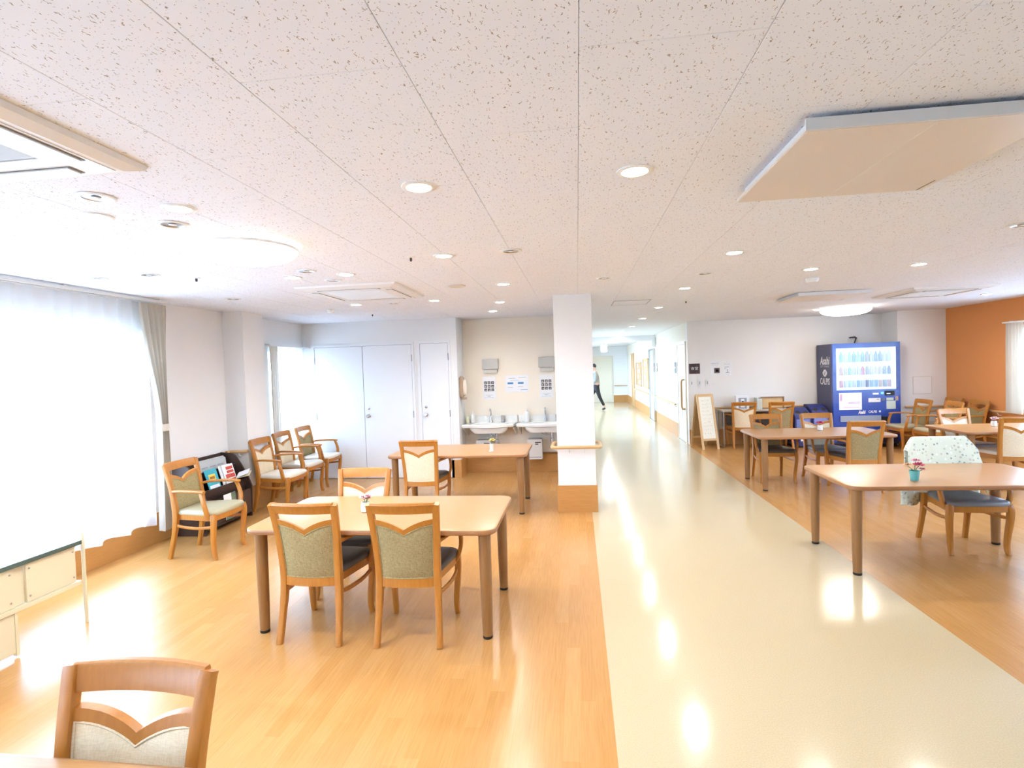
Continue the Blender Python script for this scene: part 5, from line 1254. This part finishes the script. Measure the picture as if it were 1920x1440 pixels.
# walking towards -x; trailing foot at local x = +0.33
body = [((0.0, 0, 0.90), 0.105), ((0.0, 0, 1.05), 0.105), ((-0.01, 0, 1.22), 0.12), ((-0.02, 0, 1.36), 0.10), ((-0.035, 0, 1.43), 0.045), ((-0.06, 0, 1.50), 0.055), ((-0.075, 0, 1.57), 0.085), ((-0.075, 0, 1.64), 0.07),
        ((0.02, -0.09, 0.86), 0.085), ((0.10, -0.09, 0.50), 0.055), ((0.27, -0.09, 0.14), 0.036), ((0.30, -0.09, 0.09), 0.035), ((0.20, -0.09, 0.03), 0.03),
        ((-0.03, 0.09, 0.86), 0.085), ((-0.20, 0.09, 0.50), 0.055), ((-0.28, 0.09, 0.10), 0.036), ((-0.29, 0.09, 0.06), 0.035), ((-0.42, 0.09, 0.03), 0.028),
        ((-0.01, -0.17, 1.36), 0.05), ((-0.02, -0.22, 1.10), 0.038), ((-0.18, -0.21, 0.92), 0.028), ((-0.25, -0.20, 0.88), 0.032),
        ((-0.01, 0.17, 1.36), 0.05), ((0.08, 0.22, 1.10), 0.038), ((0.05, 0.21, 0.88), 0.028), ((0.04, 0.21, 0.81), 0.032)]
be = [(0, 1), (1, 2), (2, 3), (3, 4), (4, 5), (5, 6), (6, 7), (0, 8), (8, 9), (9, 10), (10, 11), (11, 12), (0, 13), (13, 14), (14, 15), (15, 16), (16, 17), (3, 18), (18, 19), (19, 20), (20, 21), (3, 22), (22, 23), (23, 24), (24, 25)]
for hb_, d in ((21, Vector((-0.035, 0, -0.02))), (25, Vector((-0.01, 0, -0.04)))):
    for k in range(5):
        p0 = Vector(body[hb_][0]); n0 = len(body); spread = Vector((0, 0.012 * (k - 2), 0)) if k else Vector((0.012, 0.03, 0.01))
        body.append((tuple(p0 + d * 0.6 + spread), 0.009)); body.append((tuple(p0 + d * (1.5 if k else 1.0) + spread * 1.15 + Vector((0.0, 0, -0.012))), 0.008))
        be += [(hb_, n0), (n0, n0 + 1)]
bd = skinned('body', body, be, SKIN, per)
sh = skinned('shirt', [((0, 0, 0.87), 0.15), ((0, 0, 1.05), 0.135), ((-0.01, 0, 1.22), 0.135), ((-0.02, 0, 1.37), 0.11), ((-0.03, 0, 1.425), 0.055), ((-0.01, -0.17, 1.36), 0.062), ((-0.02, -0.22, 1.10), 0.048), ((-0.20, -0.208, 0.91), 0.036), ((-0.01, 0.17, 1.36), 0.062), ((0.08, 0.22, 1.10), 0.048), ((0.048, 0.211, 0.86), 0.036)],
             [(0, 1), (1, 2), (2, 3), (3, 4), (3, 5), (5, 6), (6, 7), (3, 8), (8, 9), (9, 10)], SHIRT, per)
tr = skinned('trousers', [((0, 0, 1.0), 0.125), ((0, 0, 0.89), 0.138), ((0.02, -0.09, 0.80), 0.095), ((0.10, -0.09, 0.50), 0.066), ((0.262, -0.09, 0.16), 0.048), ((-0.03, 0.09, 0.80), 0.095), ((-0.20, 0.09, 0.50), 0.066), ((-0.278, 0.09, 0.13), 0.048)], [(0, 1), (1, 2), (2, 3), (3, 4), (1, 5), (5, 6), (6, 7)], TROU, per)
hr = skinned('hair', [((-0.055, 0, 1.545), 0.075), ((-0.05, 0, 1.60), 0.095), ((-0.065, 0, 1.665), 0.075), ((-0.11, 0, 1.675), 0.04)], [(0, 1), (1, 2), (2, 3)], HAIR, per)
for nm, pts in (('shoe', [((0.30, -0.09, 0.105), 0.042), ((0.265, -0.09, 0.06), 0.042), ((0.18, -0.09, 0.034), 0.034)]), ('shoe', [((-0.27, 0.09, 0.05), 0.045), ((-0.33, 0.09, 0.042), 0.042), ((-0.43, 0.09, 0.036), 0.034)])):
    skinned(nm, pts, [(0, 1), (1, 2)], mat('dark_shoe', (0.05, 0.045, 0.04), 0.5), per)
for dy in (-0.032, 0.032):
    b = MB(); b.lathe([(0.002, -0.008), (0.009, 0), (0.002, 0.008)], 8); b.build('eye', INK, per, loc=(-0.157, dy, 1.585))
b = MB(); b.add([(-0.15, -0.012, 1.555), (-0.15, 0.012, 1.555), (-0.182, 0, 1.553), (-0.157, 0, 1.595)], [(0, 1, 2), (0, 2, 3), (1, 3, 2), (0, 3, 1)]); b.build('nose', SKIN, per, smooth=True)
b = MB(); b.bx(-0.158, -0.15, -0.022, 0.022, 1.525, 1.532); b.build('mouth', mat('lips', (0.4, 0.16, 0.13), 0.5), per)
